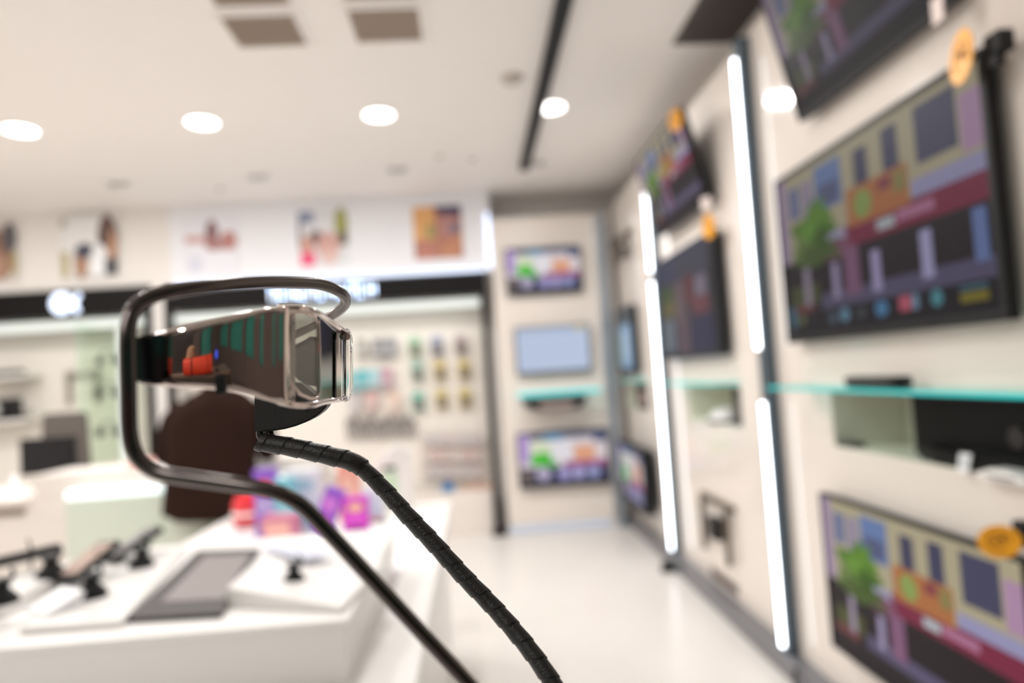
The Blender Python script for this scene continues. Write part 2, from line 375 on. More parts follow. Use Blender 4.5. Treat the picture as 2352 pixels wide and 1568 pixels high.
POST_M = pic_mat('printed_poster', 0, 1, .5)
def poster(x0, y0, x1, y1, layers, label):
    a = on_y(x0, y0, YD); b = on_y(x1, y1, YD)
    t = thing('poster', label, 'poster', ((a.x+b.x)/2, YD-.001, min(a.z, b.z)), group='square photo posters above the display bays')
    w_, h_ = abs(b.x-a.x), abs(a.z-b.z)
    bm = bmesh.new(); box(bm, -w_/2, w_/2, -.012, 0, 0, h_); finish('backing', bm, M['white'], t)
    o = picture('print', w_, h_, layers, POST_M, t, -.0125); o.location = (0, 0, h_/2)
sk = (.55, .30, .22); dk = (.05, .035, .04)
poster(-70, 520, 42, 642, [(rect(0, 0, 1, 1), (.62, .56, .50)), (ell(.65, .45, .3, .45), (.28, .15, .10)), (ell(.85, .75, .16, .28), (.10, .09, .10)), (ell(.55, .25, .25, .25), (.42, .25, .17)), (rect(.9, .1, 1, .5), (.45, .38, .18))], 'brown-toned portrait poster cut by the left picture edge')
poster(140, 500, 272, 630, [(rect(0, 0, 1, 1), (.80, .79, .78)), (rect(0, 0, .13, .42), (.42, .36, .16)), (ell(.35, .22, .14, .26), (.40, .23, .15)), (ell(.42, .42, .18, .13), (.05, .055, .09)), (ell(.84, .62, .18, .40), (.13, .07, .06)), (ell(.92, .45, .09, .3), (.50, .27, .17)), (ell(.68, .25, .16, .28), (.85, .86, .88)), (rect(.78, 0, 1, .28), (.05, .05, .06)), (rect(.78, .5, .86, .7), (.03, .03, .03)), (ell(.05, .9, .06, .08), (.45, .42, .38))], 'poster of two people, white shirt, above the round sign')
poster(418, 508, 548, 628, [(rect(0, 0, 1, 1), (.80, .80, .86)), (rect(.05, .58, .5, .72), (.62, .38, .36)), (ell(.55, .75, .12, .24), (.24, .12, .13)), (ell(.85, .6, .16, .18), (.48, .22, .20)), (ell(.6, .55, .2, .12), (.40, .2, .19)), (ell(.22, .2, .15, .15), (.66, .68, .78))], 'pale poster with reddish lettering-like figure, third from left')
poster(684, 487, 802, 606, [(rect(0, 0, 1, 1), (.72, .72, .74)), (rect(0, .78, .32, 1), (.24, .28, .40)), (rect(0, .3, .06, .8), (.07, .05, .06)), (ell(.88, .75, .14, .30), (.35, .35, .10)), (rect(.82, .35, 1, .6), (.12, .09, .06)), (ell(.35, .50, .13, .15), (.14, .10, .09)), (ell(.16, .35, .14, .20), (.62, .33, .27)), (ell(.6, .35, .24, .26), (.62, .36, .32)), (ell(.62, .15, .16, .15), (.72, .5, .45)), (rect(.02, 0, .32, .24), (.80, .08, .20)), (rect(.85, 0, 1, .2), (.70, .76, .74))], 'colourful poster of two faces with pink and green')
poster(947, 477, 1065, 591, [(rect(0, 0, 1, 1), (.42, .17, .12)), (rect(0, .35, .45, 1), (.72, .38, .14)), (ell(.35, .52, .10, .16), (.35, .30, .10)), ([(.42, 1), (1, 1), (1, .8), (.55, .84)], (.05, .04, .10)), (ell(.72, .62, .22, .22), (.44, .22, .20)), (ell(.86, .55, .1, .12), (.16, .14, .22)), ([(.05, .0), (.45, .0), (.2, .45)], (.50, .20, .15)), ([(.45, .15), (1, .55), (1, .2), (.9, 0), (.6, 0)], (.50, .22, .12))], 'orange and brown poster, rightmost above the sign band')

def bay(x0, x1, ztop, zband, label, right_foot=False, left_post=True):
    t = thing('display_bay', label, 'display bay', ((x0+x1)/2, YD, 0)); c = t.location.x
    finish('sign_band', BX(x0-c, x1-c, -.03, .05, zband, ztop, .004), M['blackpow'], t)
    if left_post: finish('post', BX(x0-c, x0-c+.055, -.03, .05, .0, zband, .004), M['blackpow'], t)
    finish('post', BX(x1-c-.06, x1-c, -.03, .05, .0, zband, .004), M['blackpow'], t)
    if right_foot: finish('foot', BX(x1-c-.085, x1-c+.045, -.07, .06, 0, .045, .005), M['blackpow'], t)
    return t
bay(-2.765, .165, 2.425, 2.225, 'black metal frame with lit sign band around the hanging goods', True)
bay(-5.2, -2.885, 2.478, 2.235, 'black metal frame round the left bay behind the cash desk')
# backs of the bays
struct('wall_bay_1', BX(-2.71, .105, YD+.33, YD+.36, 0, 2.235), M['board'])
struct('wall_bay_2', BX(-5.2, -2.895, YD+.33, YD+.36, 0, 2.245), M['board'])
bay_lamp(led('light_box', -2.70, .09, YD+.03, YD+.10, 2.115, 2.195, 'long pale light box under the sign band of the goods bay', m='ledsoft'), 2.7, 3.0)
bay_lamp(led('light_box', -5.1, -2.96, YD+.03, YD+.10, 2.125, 2.205, 'long pale light box under the sign band of the left bay', m='ledsoft'), 2.0, .3)
bm = bmesh.new(); box(bm, -3.36, -3.35, YD-.35, YD+.33, .9, 2.12)
tag(finish('glass_side_panel', bm, pane_mat('green_pane', (.8, .9, .85), (.90, .97, .90), .03)), 'upright greenish glass panel in the left bay', 'glass panel')
led('light_line', -3.20, -3.13, YD+.0, YD+.05, .8, 2.10, 'upright pale green light line at the right of the left bay', m='ledsoft')

# lit signs: blurred glyph marks and a round emblem
a, b = on_y(620, 686, YD), on_y(866, 668, YD)
t = thing('lit_sign', 'row of glowing blue-white letters on the black band', 'sign', ((a.x+b.x)/2, YD-.032, 2.262)); wd = b.x-a.x
bm = bmesh.new(); n = 11
for i in range(n):
    x = -wd/2+wd*(i+.5)/n; u = wd/n*.36; k = i % 4
    box(bm, x-u, x-u+.018, -.012, 0, 0, .125)
    if k in (0, 2): box(bm, x+u-.018, x+u, -.012, 0, 0, .125)
    if k in (0, 1): box(bm, x-u, x+u, -.012, 0, .105, .125)
    if k in (1, 3): box(bm, x-u, x+u, -.012, 0, 0, .02)
    if k in (2, 3): box(bm, x-u, x+u, -.012, 0, .05, .07)
finish('letters', bm, M['ledblue'], t)
p = on_y(145, 694, YD-.03)
t = thing('lit_sign', 'glowing round white emblem on the left black band', 'sign', (p.x-.01, YD-.032, 2.245))
bm = bmesh.new(); disc(bm, (0, 0, .11), .095, .012, 32, axis='y', r2=.095); [setattr(v, 'co', v.co+Vector((0, -.012, 0))) for v in bm.verts]
finish('roundel', bm, M['ledblue'], t)
bm = bmesh.new(); prism(bm, [(.09, .13), (.15, .20), (.17, .17), (.13, .11), (.16, .03), (.12, .01), (.09, .08)], -.012, 0, axis='y'); finish('side_mark', bm, M['ledblue'], t)

# ------------------------------------------------------------------ hanging goods
GW = {}
def packet(px, py, w_, h_, col, label, group='packets hanging on the goods wall', kind='packet', low=None):
    p = on_y(px, py, 6.60)
    t = thing('hanging_packet', label, kind, (p.x, 6.66, p.z-h_/2), group=group)
    key = (w_, h_)
    bm = bmesh.new(); prism(bm, [(-w_/2, 0), (w_/2, 0), (w_/2, h_*.94), (w_*.12, h_*.97), (w_*.1, h_), (-w_*.1, h_), (-w_*.12, h_*.97), (-w_/2, h_*.94)], -.045, -.040, axis='y')
    finish('card', bm, mat('card_%.2f_%.2f_%.2f' % col, col, .45), t)
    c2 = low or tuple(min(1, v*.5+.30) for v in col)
    bm = bmesh.new(); box(bm, -w_*.36, w_*.36, -.075, -.045, h_*.08, h_*.62, .006); finish('blister', bm, mat('card_%.2f_%.2f_%.2f' % c2, c2, .2), t)
    bm = bmesh.new(); tube(bm, [Vector((0, .02, h_*.98)), Vector((0, -.11, h_*.98)), Vector((0, -.12, h_*.98+.012))], .003, 6); finish('peg_hook', bm, M['alu'], t)
row = [('top', [(829, 798, (.36, .33, .30), 'grey-brown'), (868, 798, (.22, .21, .22), 'dark grey'), (896, 797, (.24, .24, .27), 'slate grey'), (952, 795, (.33, .56, .36), 'green'), (1003, 793, (.32, .36, .50), 'blue-grey'), (1058, 790, (.46, .37, .38), 'mauve')]),
       ('second', [(805, 877, (.24, .48, .52), 'dull teal'), (832, 872, (.04, .44, .50), 'deep teal'), (858, 870, (.36, .62, .68), 'light blue'), (888, 868, (.52, .28, .36), 'plum pink'), (958, 852, (.30, .50, .42), 'sea green'), (1010, 850, (.64, .50, .18), 'yellow'), (1066, 848, (.62, .48, .16), 'ochre yellow')]),
       ('third', [(815, 925, (.55, .50, .50), 'pale grey'), (853, 920, (.66, .40, .38), 'rose'), (905, 924, (.76, .55, .45), 'pale orange'), (960, 922, (.18, .50, .40), 'teal green'), (1014, 916, (.64, .52, .20), 'mustard'), (1068, 914, (.62, .50, .16), 'gold')])]
for rn, items in row:
    for i, (px, py, c, cn) in enumerate(items):
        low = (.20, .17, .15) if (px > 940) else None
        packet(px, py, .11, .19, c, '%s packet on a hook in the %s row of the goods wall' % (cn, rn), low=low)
nm = ['leftmost', 'second', 'third', 'fourth', 'fifth', 'sixth', 'seventh', 'eighth', 'ninth', 'tenth', 'eleventh', 'twelfth']
for i in range(12):
    px = 800+i*13.5; p = on_y(px, 985-i*.4, 6.6)
    t = thing('hanging_cable', 'dark coiled cable hanging in the low row, %s from the left' % nm[i], 'cable', (p.x, 6.64, p.z-.11), group='dark cables hanging in a row')
    bm = bmesh.new(); hh = .20+.03*math.sin(i*2.1)
    loop = [Vector((.020*math.cos(a), 0, hh/2+hh/2*math.sin(a))) for a in [2*math.pi*k/16 for k in range(17)]]
    tube(bm, loop, .006, 6, caps=False); finish('coil', bm, mat('cable_grey_%d' % (i % 3), [(.05, .045, .045), (.16, .13, .12), (.09, .08, .09)][i % 3], .5), t)
    bm = bmesh.new(); box(bm, -.022, .022, -.008, .008, hh*.75, hh*1.0, .002); finish('header_card', bm, mat('cable_head', (.20, .18, .18), .5), t)
cols = [(.62, .54, .52), (.66, .52, .48), (.56, .52, .52), (.70, .60, .55), (.60, .50, .50), (.68, .48, .46)]; cn = ['greyish pink', 'salmon', 'pale grey', 'beige', 'dusty pink', 'faded red']
for r in range(3):
    for k in range(6):
        px = 978+k*24; py = 1010+r*36
        packet(px, py, .085, .125, cols[(k*2+r*3) % 6], '%s small packet, %s row up from the rail, %s from the left' % (cn[(k*2+r*3) % 6], ['third', 'second', 'first'][r], ['first', 'second', 'third', 'fourth', 'fifth', 'sixth'][k]), group='small pale packets in the lower rows')
p = on_y(1029, 1119, 6.55)
bm = bmesh.new(); disc(bm, (p.x, 6.52, p.z), .055, .06, 24, axis='y'); tag(finish('round_box', bm, mat('blue_disc', (.04, .18, .42), .4)), 'round blue box low on the goods wall', 'box')
a = on_y(1062, 1128, 6.6); b = on_y(1124, 1122, 6.6)
tag(finish('price_rail', BX(a.x, .10, 6.60, 6.66, a.z-.025, a.z+.025, .004), mat('orange_rail', (.80, .38, .22), .4)), 'orange shelf edge rail low beside the black post', 'rail')
bm = bmesh.new(); box(bm, -2.70, .10, 6.44, 6.59, 0, .37, .006); box(bm, -2.70, .10, 6.45, 6.59, .37, .39)
tag(finish('base_cabinet', bm, M['cream']), 'low cream base cabinet under the hanging goods', 'cabinet')

# left bay goods
def simple(name, label, cat, bm, m, group=None, **k): return tag(finish(name, bm, m, **k), label, cat, group)
for i, (px, py) in enumerate(((241, 820), (240, 895), (242, 985))):
    p = on_y(px, py, 6.2); t = thing('hanging_headphones', ['small black headphones on the glass panel, highest of three', 'small black headphones on the glass panel, middle of three', 'small black headphones on the glass panel, lowest of three'][i], 'headphones', (p.x, 6.25, p.z-.07), group='black headphones on the glass panel')
    bm = bmesh.new(); tube(bm, [Vector((.07*math.cos(a), 0, .06+.07*math.sin(a))) for a in [math.pi*k/10 for k in range(11)]], .007, 8); finish('headband', bm, M['black'], t)
    for s in (-1, 1):
        bm = bmesh.new(); disc(bm, (.07*s-.018, 0, .04), .036, .036, 18, axis='x'); finish('ear_cup', bm, M['black'], t)
    bm = bmesh.new(); box(bm, -.006, .006, -.01, .10, .125, .135); finish('holder', bm, M['alu'], t)
def shelf_unit(px, py, w_, label):
    p = on_y(px, py, 6.55); simple('wall_shelf', label, 'shelf', BX(p.x-w_/2, p.x+w_/2, 6.40, 6.67, p.z-.012, p.z+.012), M['white'], group='shelves in the left bay')
shelf_unit(-10, 868, .7, 'pale shelf at the left picture edge, upper'); shelf_unit(-10, 968, .7, 'pale shelf at the left picture edge, lower')
p = on_y(12, 858, 6.45); simple('soundbar', 'dark grey soundbar on the upper left shelf', 'speaker', BX(p.x-.25, p.x+.12, 6.42, 6.55, p.z-.04, p.z+.03, .01), M['darkgrey'])
p = on_y(12, 938, 6.45); t = thing('camera_box', 'black boxed camera with pale round lens on the lower left shelf', 'camera', (p.x, 6.48, p.z-.10))
finish('body', BX(-.18, .10, -.06, .06, 0, .19, .012), M['black'], t)
bm = bmesh.new(); disc(bm, (-.06, -.10, .10), .06, .04, 24, axis='y'); finish('lens', bm, M['alu'], t)
p = on_y(160, 858, 6.45); t = thing('tablet_arm', 'thin grey bracket frame on the left bay wall', 'bracket', (p.x, 6.70, p.z-.28))
bm = bmesh.new(); box(bm, -.14, -.115, -.08, -.03, 0, .29); box(bm, .115, .14, -.08, -.03, 0, .29); box(bm, -.14, .14, -.08, -.02, .26, .30); finish('arms', bm, mat('taupe_metal', (.36, .32, .28), .5), t)
for s in (-1, 1): finish('clamp', BX(.125*s-.03, .125*s+.03, -.06, .0, .25, .31, .004), mat('taupe_dark', (.20, .18, .16), .5), t)

# ------------------------------------------------------------------ cash desk
t = thing('cash_desk', 'cream cash desk with greenish glass front and lit top edge', 'desk', (-2.4, 4.3, 0))
def loc(o, *a): return (a[0]+2.4, a[1]+2.4, a[2]-4.3, a[3]-4.3, a[4], a[5])
finish('body', BX(*loc(t, -3.7, -.95, 4.12, 4.75, 0, .90), .005), M['cream'], t)
finish('worktop', BX(*loc(t, -3.75, -2.60, 4.08, 4.85, .90, .93), .004), M['cream'], t)
finish('raised_ledge', BX(*loc(t, -2.58, -.95, 4.14, 4.50, .90, 1.05), .005), M['cream'], t)
finish('glass_front', BX(*loc(t, -2.36, -.95, 4.06, 4.10, .02, .905), .004), M['green'], t)
finish('lit_edge', BX(*loc(t, -2.36, -.95, 4.055, 4.115, .908, .955), .004), mat('desk_edge_light', (.9, 1, 1), .4, emit=(.82, .97, 1), es=.9), t)
finish('drawer_slot', BX(*loc(t, -3.15, -2.62, 4.105, 4.118, .835, .862)), mat('slot_brown', (.22, .17, .13), .6), t)
def monitor(px, py, Y, w_, h_, zt, label, m, rot):
    p = on_y(px, py, Y); t = thing('monitor', label, 'monitor', (p.x, Y, zt), (0, 0, rot))
    z = p.z-zt-h_/2
    finish('housing', BX(-w_/2, w_/2, -.015, .02, z, z+h_, .006), m, t)
    finish('screen', BX(-w_/2+.012, w_/2-.012, -.018, -.0155, z+.012, z+h_-.012), M['blackgl'], t)
    finish('neck', BX(-.02, .02, .0, .03, .01, z+.03), m, t)
    bm = bmesh.new(); disc(bm, (0, .01, 0), .10, .012, 24); finish('foot', bm, m, t)
monitor(112, 1046, 4.62, .345, .235, .93, 'black computer monitor on the cash desk', M['black'], 0)
p = on_y(150, 975, 5.3); t = thing('office_chair', 'brown-grey office chair back showing above the black monitor', 'chair', (p.x, 5.3, 0))
bk = mat('taupe_mesh', (.10, .085, .075), .7); zc = p.z
bm = bmesh.new(); prism(bm, [(-.17, zc-.32), (.17, zc-.32), (.155, zc+.06), (.13, zc+.09), (-.13, zc+.09), (-.155, zc+.06)], -.02, .02, axis='y'); finish('backrest', bm, bk, t)
finish('seat', BX(-.23, .23, -.02, .42, .44, .52, .03), bk, t)
bm = bmesh.new(); disc(bm, (0, .2, .09), .03, .36, 16); finish('gas_lift', bm, M['black'], t)
finish('back_bar', BX(-.03, .03, .02, .05, .48, zc-.1), M['black'], t)
for k in range(5):
    a = 2*math.pi*k/5; bm = bmesh.new(); tube(bm, [Vector((0, .2, .10)), Vector((.27*math.cos(a), .2+.27*math.sin(a), .06))], .018, 8)
    l = finish('leg', bm, M['black'], t); bm = bmesh.new(); disc(bm, (.27*math.cos(a), .19+.27*math.sin(a), .028), .028, .02, 14, axis='y'); finish('castor', bm, M['black'], l)
p = on_y(45, 1085, 4.3)
bm = bmesh.new(); lathe(bm, [(.05, 0), (.05, .01), (.02, .05), (.018, .11), (.01, .12)], (p.x, 4.25, .93), 18); simple('card_terminal', 'white card reader cone on the left end of the cash desk', 'card reader', bm, M['paper'], smooth=True)
bm = bmesh.new(); box(bm, -2.10, -1.98, 4.22, 4.34, 1.05, 1.09, .006); simple('stapler_box', 'small reddish box on the cash desk ledge', 'box', bm, mat('pale_red', (.75, .42, .38), .5))

# ------------------------------------------------------------------ televisions
def S(*c): return c
STREET = [
    (rect(0, 0, 1, 1), (.30, .26, .17)),
    (rect(0, .45, .06, 1), (.26, .19, .28)), (rect(.08, .72, .15, .92), (.09, .11, .22)), (rect(.17, .68, .24, .92), (.20, .17, .24)),
    (rect(.26, .70, .42, .96), (.09, .14, .28)), (rect(.28, .72, .40, .84), (.06, .07, .14)),
    (rect(.49, .68, .56, .93), (.035, .035, .07)), (rect(.63, .70, .70, .95), (.035, .035, .07)), (rect(.77, .70, .92, .96), (.04, .04, .075)), (rect(.93, .66, 1, .9), (.30, .18, .28)),
    (rect(0, 0, 1, .46), (.009, .005, .006)),
    (rect(.20, .48, .45, .56), (.24, .22, .32)), (rect(.74, .54, 1, .64), (.22, .21, .34)),
    (rect(.42, .44, 1, .56), (.14, .012, .035)), (rect(.30, .40, .44, .50), (.15, .05, .09)), (rect(.58, .47, .66, .52), (.32, .36, .38)), (rect(.67, .48, .82, .53), (.30, .12, .20)),
    (rect(.44, .54, .73, .74), (.30, .11, .035)), (ell(.52, .64, .045, .075), (.18, .24, .06)), (rect(.60, .66, .66, .72), (.16, .03, .04)), (rect(.67, .62, .72, .72), (.18, .15, .05)),
    (blob(.22, .58, .12, .16, 1), (.055, .13, .008)), (blob(.27, .67, .07, .09, 2), (.075, .17, .012)), (blob(.15, .53, .06, .10, 3), (.10, .15, .04)), (blob(.24, .46, .14, .06, 4), (.045, .075, .012)), (blob(.20, .62, .05, .06, 5), (.09, .20, .02)), (blob(.28, .55, .05, .07, 6), (.03, .07, .005)),
    (rect(.05, .18, .24, .30), (.05, .055, .015)), (rect(.04, .12, .2, .18), (.11, .03, .03)), (rect(.25, .13, 1, .22), (.07, .06, .11)), (rect(.40, .18, .48, .44), (.16, .07, .13)),
    (rect(.145, .17, .185, .40), (.24, .20, .26)), (rect(.328, .18, .365, .38), (.26, .22, .34)), (rect(.54, .17, .582, .38), (.28, .24, .40)), (rect(.755, .18, .80, .40), (.28, .26, .42)), (rect(.94, .2, .985, .42), (.10, .14, .30)),
    (rect(0, 0, 1, .13), (.006, .004, .006)), (rect(.02, .05, .07, .18), (.05, .11, .15)), (ell(.11, .09, .02, .03), (.12, .13, .05)),
    (ell(.31, .07, .022, .034), (.06, .09, .12)), (ell(.38, .08, .026, .04), (.10, .20, .28)), (ell(.47, .075, .02, .03), (.04, .05, .06)), (ell(.57, .08, .03, .042), (.05, .16, .30)),
    (rect(.65, .05, .70, .12), (.40, .08, .12)), (rect(.705, .05, .73, .12), (.14, .22, .32)), (ell(.80, .085, .022, .04), (.06, .20, .24)), (rect(.88, .045, .97, .085), (.16, .13, .01)), (rect(.88, .095, .97, .115), (.04, .10, .13))]
BRIGHT = [
    (rect(0, 0, 1, 1), (.80, .70, .72)), (rect(0, .88, 1, 1), (.12, .13, .2)), (rect(.28, .86, .5, .98), (.10, .30, .5)), (rect(0, .45, .12, .98), (.55, .38, .75)), (rect(.12, .55, .36, .85), (.80, .85, .62)),
    (rect(.62, .42, .86, .72), (.85, .42, .25)), (rect(.85, .78, 1, .95), (.10, .12, .22)), (ell(.26, .5, .15, .14), (.10, .60, .06)), (ell(.33, .38, .1, .12), (.08, .45, .05)), (rect(.36, .45, .60, .85), (.88, .84, .88)),
    (rect(0, 0, 1, .34), (.06, .06, .12)), (rect(.5, .32, 1, .44), (.42, .12, .28)), (ell(.26, .22, .08, .14), (.52, .46, .62)), (ell(.5, .2, .07, .14), (.40, .36, .66)), (ell(.66, .2, .07, .13), (.46, .42, .72)), (ell(.83, .2, .07, .13), (.34, .36, .62)), (rect(.02, .05, .14, .28), (.18, .14, .12)), (rect(0, 0, 1, .06), (.02, .03, .05))]
MENU = [(rect(0, 0, 1, 1), (.60, .70, .90)), (rect(.03, .85, .97, .97), (.52, .60, .78))] + [(rect(.06, .72-.12*i, .94, .74-.12*i), (.48, .56, .74)) for i in range(6)] + [(rect(.82, .9, .97, .98), (.75, .62, .30))]
BLUES = [(rect(0, 0, 1, 1), (.05, .07, .09)), (rect(.15, .05, .85, .75), (.30, .44, .62)), (rect(.3, .2, .65, .65), (.50, .62, .78)), (rect(0, .1, .18, .6), (.06, .20, .14)), (rect(.1, .78, .9, .95), (.10, .11, .11))]
DIM = [(rect(0, 0, 1, 1), (.045, .04, .05)), (rect(0, .75, 1, 1), (.05, .055, .10)), (rect(.30, .72, 1, .95), (.06, .06, .08)), (ell(.16, .62, .12, .10), (.05, .09, .02)), (rect(.04, .40, .32, .56), (.13, .11, .03)), (rect(.30, .30, .48, .72), (.15, .10, .11)), (rect(.52, .48, .62, .75), (.16, .035, .03)),
       (rect(.66, .52, .84, .70), (.20, .17, .22)), (rect(.6, .36, .86, .52), (.16, .05, .06)), (rect(.03, .06, .26, .38), (.15, .17, .20)), (rect(.33, .02, .52, .36), (.13, .08, .09)), (rect(.56, .04, .9, .34), (.035, .03, .07)), (rect(.9, 0, 1, 1), (.01, .01, .01))]
NOBAR = STREET[:-15]
SCR = {k: pic_mat('lit_screen_%d' % k, v, rough=.42) for k, v in ((1, .80), (2, .9), (3, 1.6))}
def tv(cx, cy, cz, w_, h_, label, layers, rz=0, tilt=0, thick=.045, bez=.018, sm=1, logo=True, group=None, mount=.06):
    """origin at bottom centre of the television, screen faces local -Y"""
    t = thing('television', label, 'television', (cx, cy, cz-h_/2), (0, 0, rz), group=group)
    piv = Matrix.Rotation(tilt, 4, 'X')
    bm = bmesh.new(); box(bm, -w_/2, w_/2, 0, thick, 0, h_, .006)
    box(bm, -w_*.3, w_*.3, thick, thick+.02, h_*.15, h_*.75, .006)
    body = finish('housing', bm, M['black'], t); body.matrix_local = piv
    bm = bmesh.new()
    for q in ((-w_/2, w_/2, 0, bez), (-w_/2, w_/2, h_-bez*.7, h_), (-w_/2, -w_/2+bez*.7, bez, h_-bez*.7), (w_/2-bez*.7, w_/2, bez, h_-bez*.7)): box(bm, q[0], q[1], -.006, .001, q[2], q[3], .0015)
    f = finish('bezel', bm, M['black'], t); f.matrix_local = piv
    s = picture('screen', w_-bez*1.4, h_-bez*1.7, layers, SCR[sm], t, -.0012, .00008); s.matrix_local = piv @ Matrix.Translation((0, 0, h_/2+bez*.15))
    bm = bmesh.new(); box(bm, -.12, .12, thick+.02, thick+.02+mount, h_*.35, h_*.6); finish('wall_mount', bm, M['darkgrey'], t).matrix_local = piv
    return t
RW = R(-90)
tv(1.345, 2.235, 1.857, 1.21, .70, 'large television with street scene and icon bar at the right edge', STREET, RW, mount=.0, thick=.03, bez=.03)
tv(1.345, 2.17, .607, 1.02, .60, 'lower right television showing the street scene beneath the recess', [(u, tuple(min(1, x*1.7) for x in c)) for u, c in NOBAR], RW, mount=0, thick=.03)
tv(1.35, 2.15, 2.374+.27, .88, .54, 'forward-tilted television at the top right above the large one', [(u, tuple(x*.7 for x in c)) for u, c in NOBAR], RW, tilt=R(13), mount=.0, thick=.03)
tv(1.33, 4.11, 2.33+.27, .98, .54, 'forward-tilted television high between the two lit posts', [(u, tuple(x*1.5 for x in c)) for u, c in NOBAR], RW, tilt=R(14), mount=.0)
tv(1.345, 4.17, 1.83, 1.16, .69, 'dim television in the middle between the two lit posts', DIM, RW, mount=0, thick=.03)
tv(1.345, 5.93, 1.69, .62, .58, 'small television with blue screen just past the farther post', BLUES, RW, mount=0, sm=2, thick=.03)
tv(1.27, 5.76, .54, .88, .50, 'thick television low past the farther post near the floor', [(u, tuple(min(1, x*.9) for x in c)) for u, c in BRIGHT], RW, thick=.09, mount=.02)
tv(.702, 6.25, 2.40, .70, .43, 'small television with bright street scene, highest on the back panel', BRIGHT, mount=.0, sm=2)
tv(.738, 6.25, 1.665, .685, .43, 'television with pale blue menu screen in the middle of the back panel', MENU, mount=.0, sm=2)
tv(.768, 6.25, .663, .83, .50, 'television with bright street scene, lowest on the back panel', BRIGHT, mount=.0, sm=2)

def badge(p, rx, rz_, rot, label):
    t = thing('price_badge', label, 'badge', p, rot, group='round orange badges clipped to televisions')
    bm = bmesh.new(); prism(bm, ell(0, 0, rx, rz_, 28), -.004, 0, axis='y'); finish('disc', bm, M['orange'], t)
    ink = mat('badge_ink', (.30, .12, .01), .5)
    bm = bmesh.new()
    ring = [Vector((rx*.55*math.cos(a), -.0045, rz_*.55*math.sin(a))) for a in [2*math.pi*k/20 for k in range(16)]]
    tube(bm, ring, .0022, 6); box(bm, -rx*.28, rx*.05, -.006, -.004, -rz_*.05, rz_*.2); box(bm, rx*.1, rx*.3, -.006, -.004, -rz_*.15, rz_*.25); finish('printed_mark', bm, ink, t)
    bm = bmesh.new(); tube(bm, [Vector((rx*.7, .0, 0)), Vector((rx*1.3, .015, .01)), Vector((rx*1.5, .02, .0))], .006, 8); finish('clip', bm, M['black'], t)
    return t
p = on_x(2210, 130, 1.30); badge(p, .05, .068, (0, R(24), R(-98)), 'orange badge at the top right corner of the large television')
p = on_x(2296, 1243, 1.28); badge(p, .048, .040, (0, R(-22), R(-45)), 'orange badge at the top right corner of the lower right television')
p = on_x(1628, 520, 1.30); badge(p, .05, .066, (0, 0, R(-72)), 'orange badge above the dim middle television')
p = on_x(1552, 276, 1.19); badge(p, .045, .06, (0, 0, R(-60)), 'orange badge on top of the tilted television between the posts')
def clamp(px, py, X, s, label):
    p = on_x(px, py, X); t = thing('security_clamp', label, 'clamp', p, (0, 0, R(-90)), group='black clamps on television corners')
    finish('block', BX(-s, s, -s*.4, s*1.2, -s, s, .004), M['black'], t); finish('jaw', BX(-s*.5, s*.5, -s*.4, s*.5, -s*2.2, -s, .003), M['black'], t)
clamp(2285, 100, 1.325, .026, 'black block clamp on the top corner of the large television')
clamp(2345, 1215, 1.325, .02, 'black clamp on the top corner of the lower right television')
# white tag on the tilted television
p = on_x(2155, 22, 1.30); t = thing('price_tag', 'pale tag hanging on the top right television', 'tag', p, (0, 0, RW)); finish('card', BX(-.022, .022, -.004, 0, -.035, .035, .001), mat('pink_paper', (.85, .72, .68), .5), t)
p = on_x(1622, 468, 1.27); t = thing('price_tag', 'pale tag on the tilted television between the posts', 'tag', p, (0, 0, R(-60))); finish('card', BX(-.03, .03, -.004, 0, -.035, .035, .001), mat('pink_paper', (.85, .72, .68), .5), t)

# ------------------------------------------------------------------ glass shelves and recess contents, right wall
def gshelf(y0, y1, x0, z, label, th=.012):
    t = thing('glass_shelf', label, 'shelf', (FX, (y0+y1)/2, z)); h = (y1-y0)/2
    finish('pane', BX(x0-FX+.006, -.001, -h+.006, h-.006, 0, th), pane_mat('shelf_pane', (.7, .95, .92), (.80, .97, .95), .06), t)
    bm = bmesh.new(); box(bm, x0-FX, x0-FX+.006, -h, h, 0, th); box(bm, x0-FX, -.001, -h, -h+.006, 0, th); box(bm, x0-FX, -.001, h-.006, h, 0, th); finish('edge', bm, M['teal'], t)
    return t
gshelf(1.0, 2.80, 1.22, 1.322, 'long teal-edged glass shelf under the large television')
gshelf(3.55, 4.6, 1.27, 1.322, 'teal-edged glass shelf under the dim middle television')
gshelf(5.5, 6.15, 1.30, 1.33, 'short glass shelf under the small blue television')
bm = bmesh.new()
t = thing('glass_shelf', 'bright teal-edged glass shelf in the middle of the back panel', 'shelf', (.765, 6.318, 1.262))
finish('pane', BX(-.37, .37, -.20, 0, .0, .012), pane_mat('shelf_pane', (.7, .95, .92), (.80, .97, .95), .06), t)
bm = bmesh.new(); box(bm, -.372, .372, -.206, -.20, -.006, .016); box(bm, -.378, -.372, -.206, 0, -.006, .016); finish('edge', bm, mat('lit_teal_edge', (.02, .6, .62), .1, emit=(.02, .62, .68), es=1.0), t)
led('light_line', .42, 1.12, 6.27, 6.30, 1.285, 1.30, 'pale cyan light line on top of the back glass shelf', m='ledsoft')
t = thing('disc_player', 'black disc player with grey centre under the back glass shelf', 'player', (.70, 6.318, 1.10))
bm = bmesh.new(); prism(bm, [(-.27, .12), (.30, .12), (.30, .075), (.22, .02), (-.16, .02), (-.27, .07)], -.18, 0, axis='y'); finish('body', bm, M['black'], t)
finish('front_panel', BX(-.13, .17, -.186, -.18, .03, .085), mat('warm_grey_panel', (.30, .24, .22), .4), t)
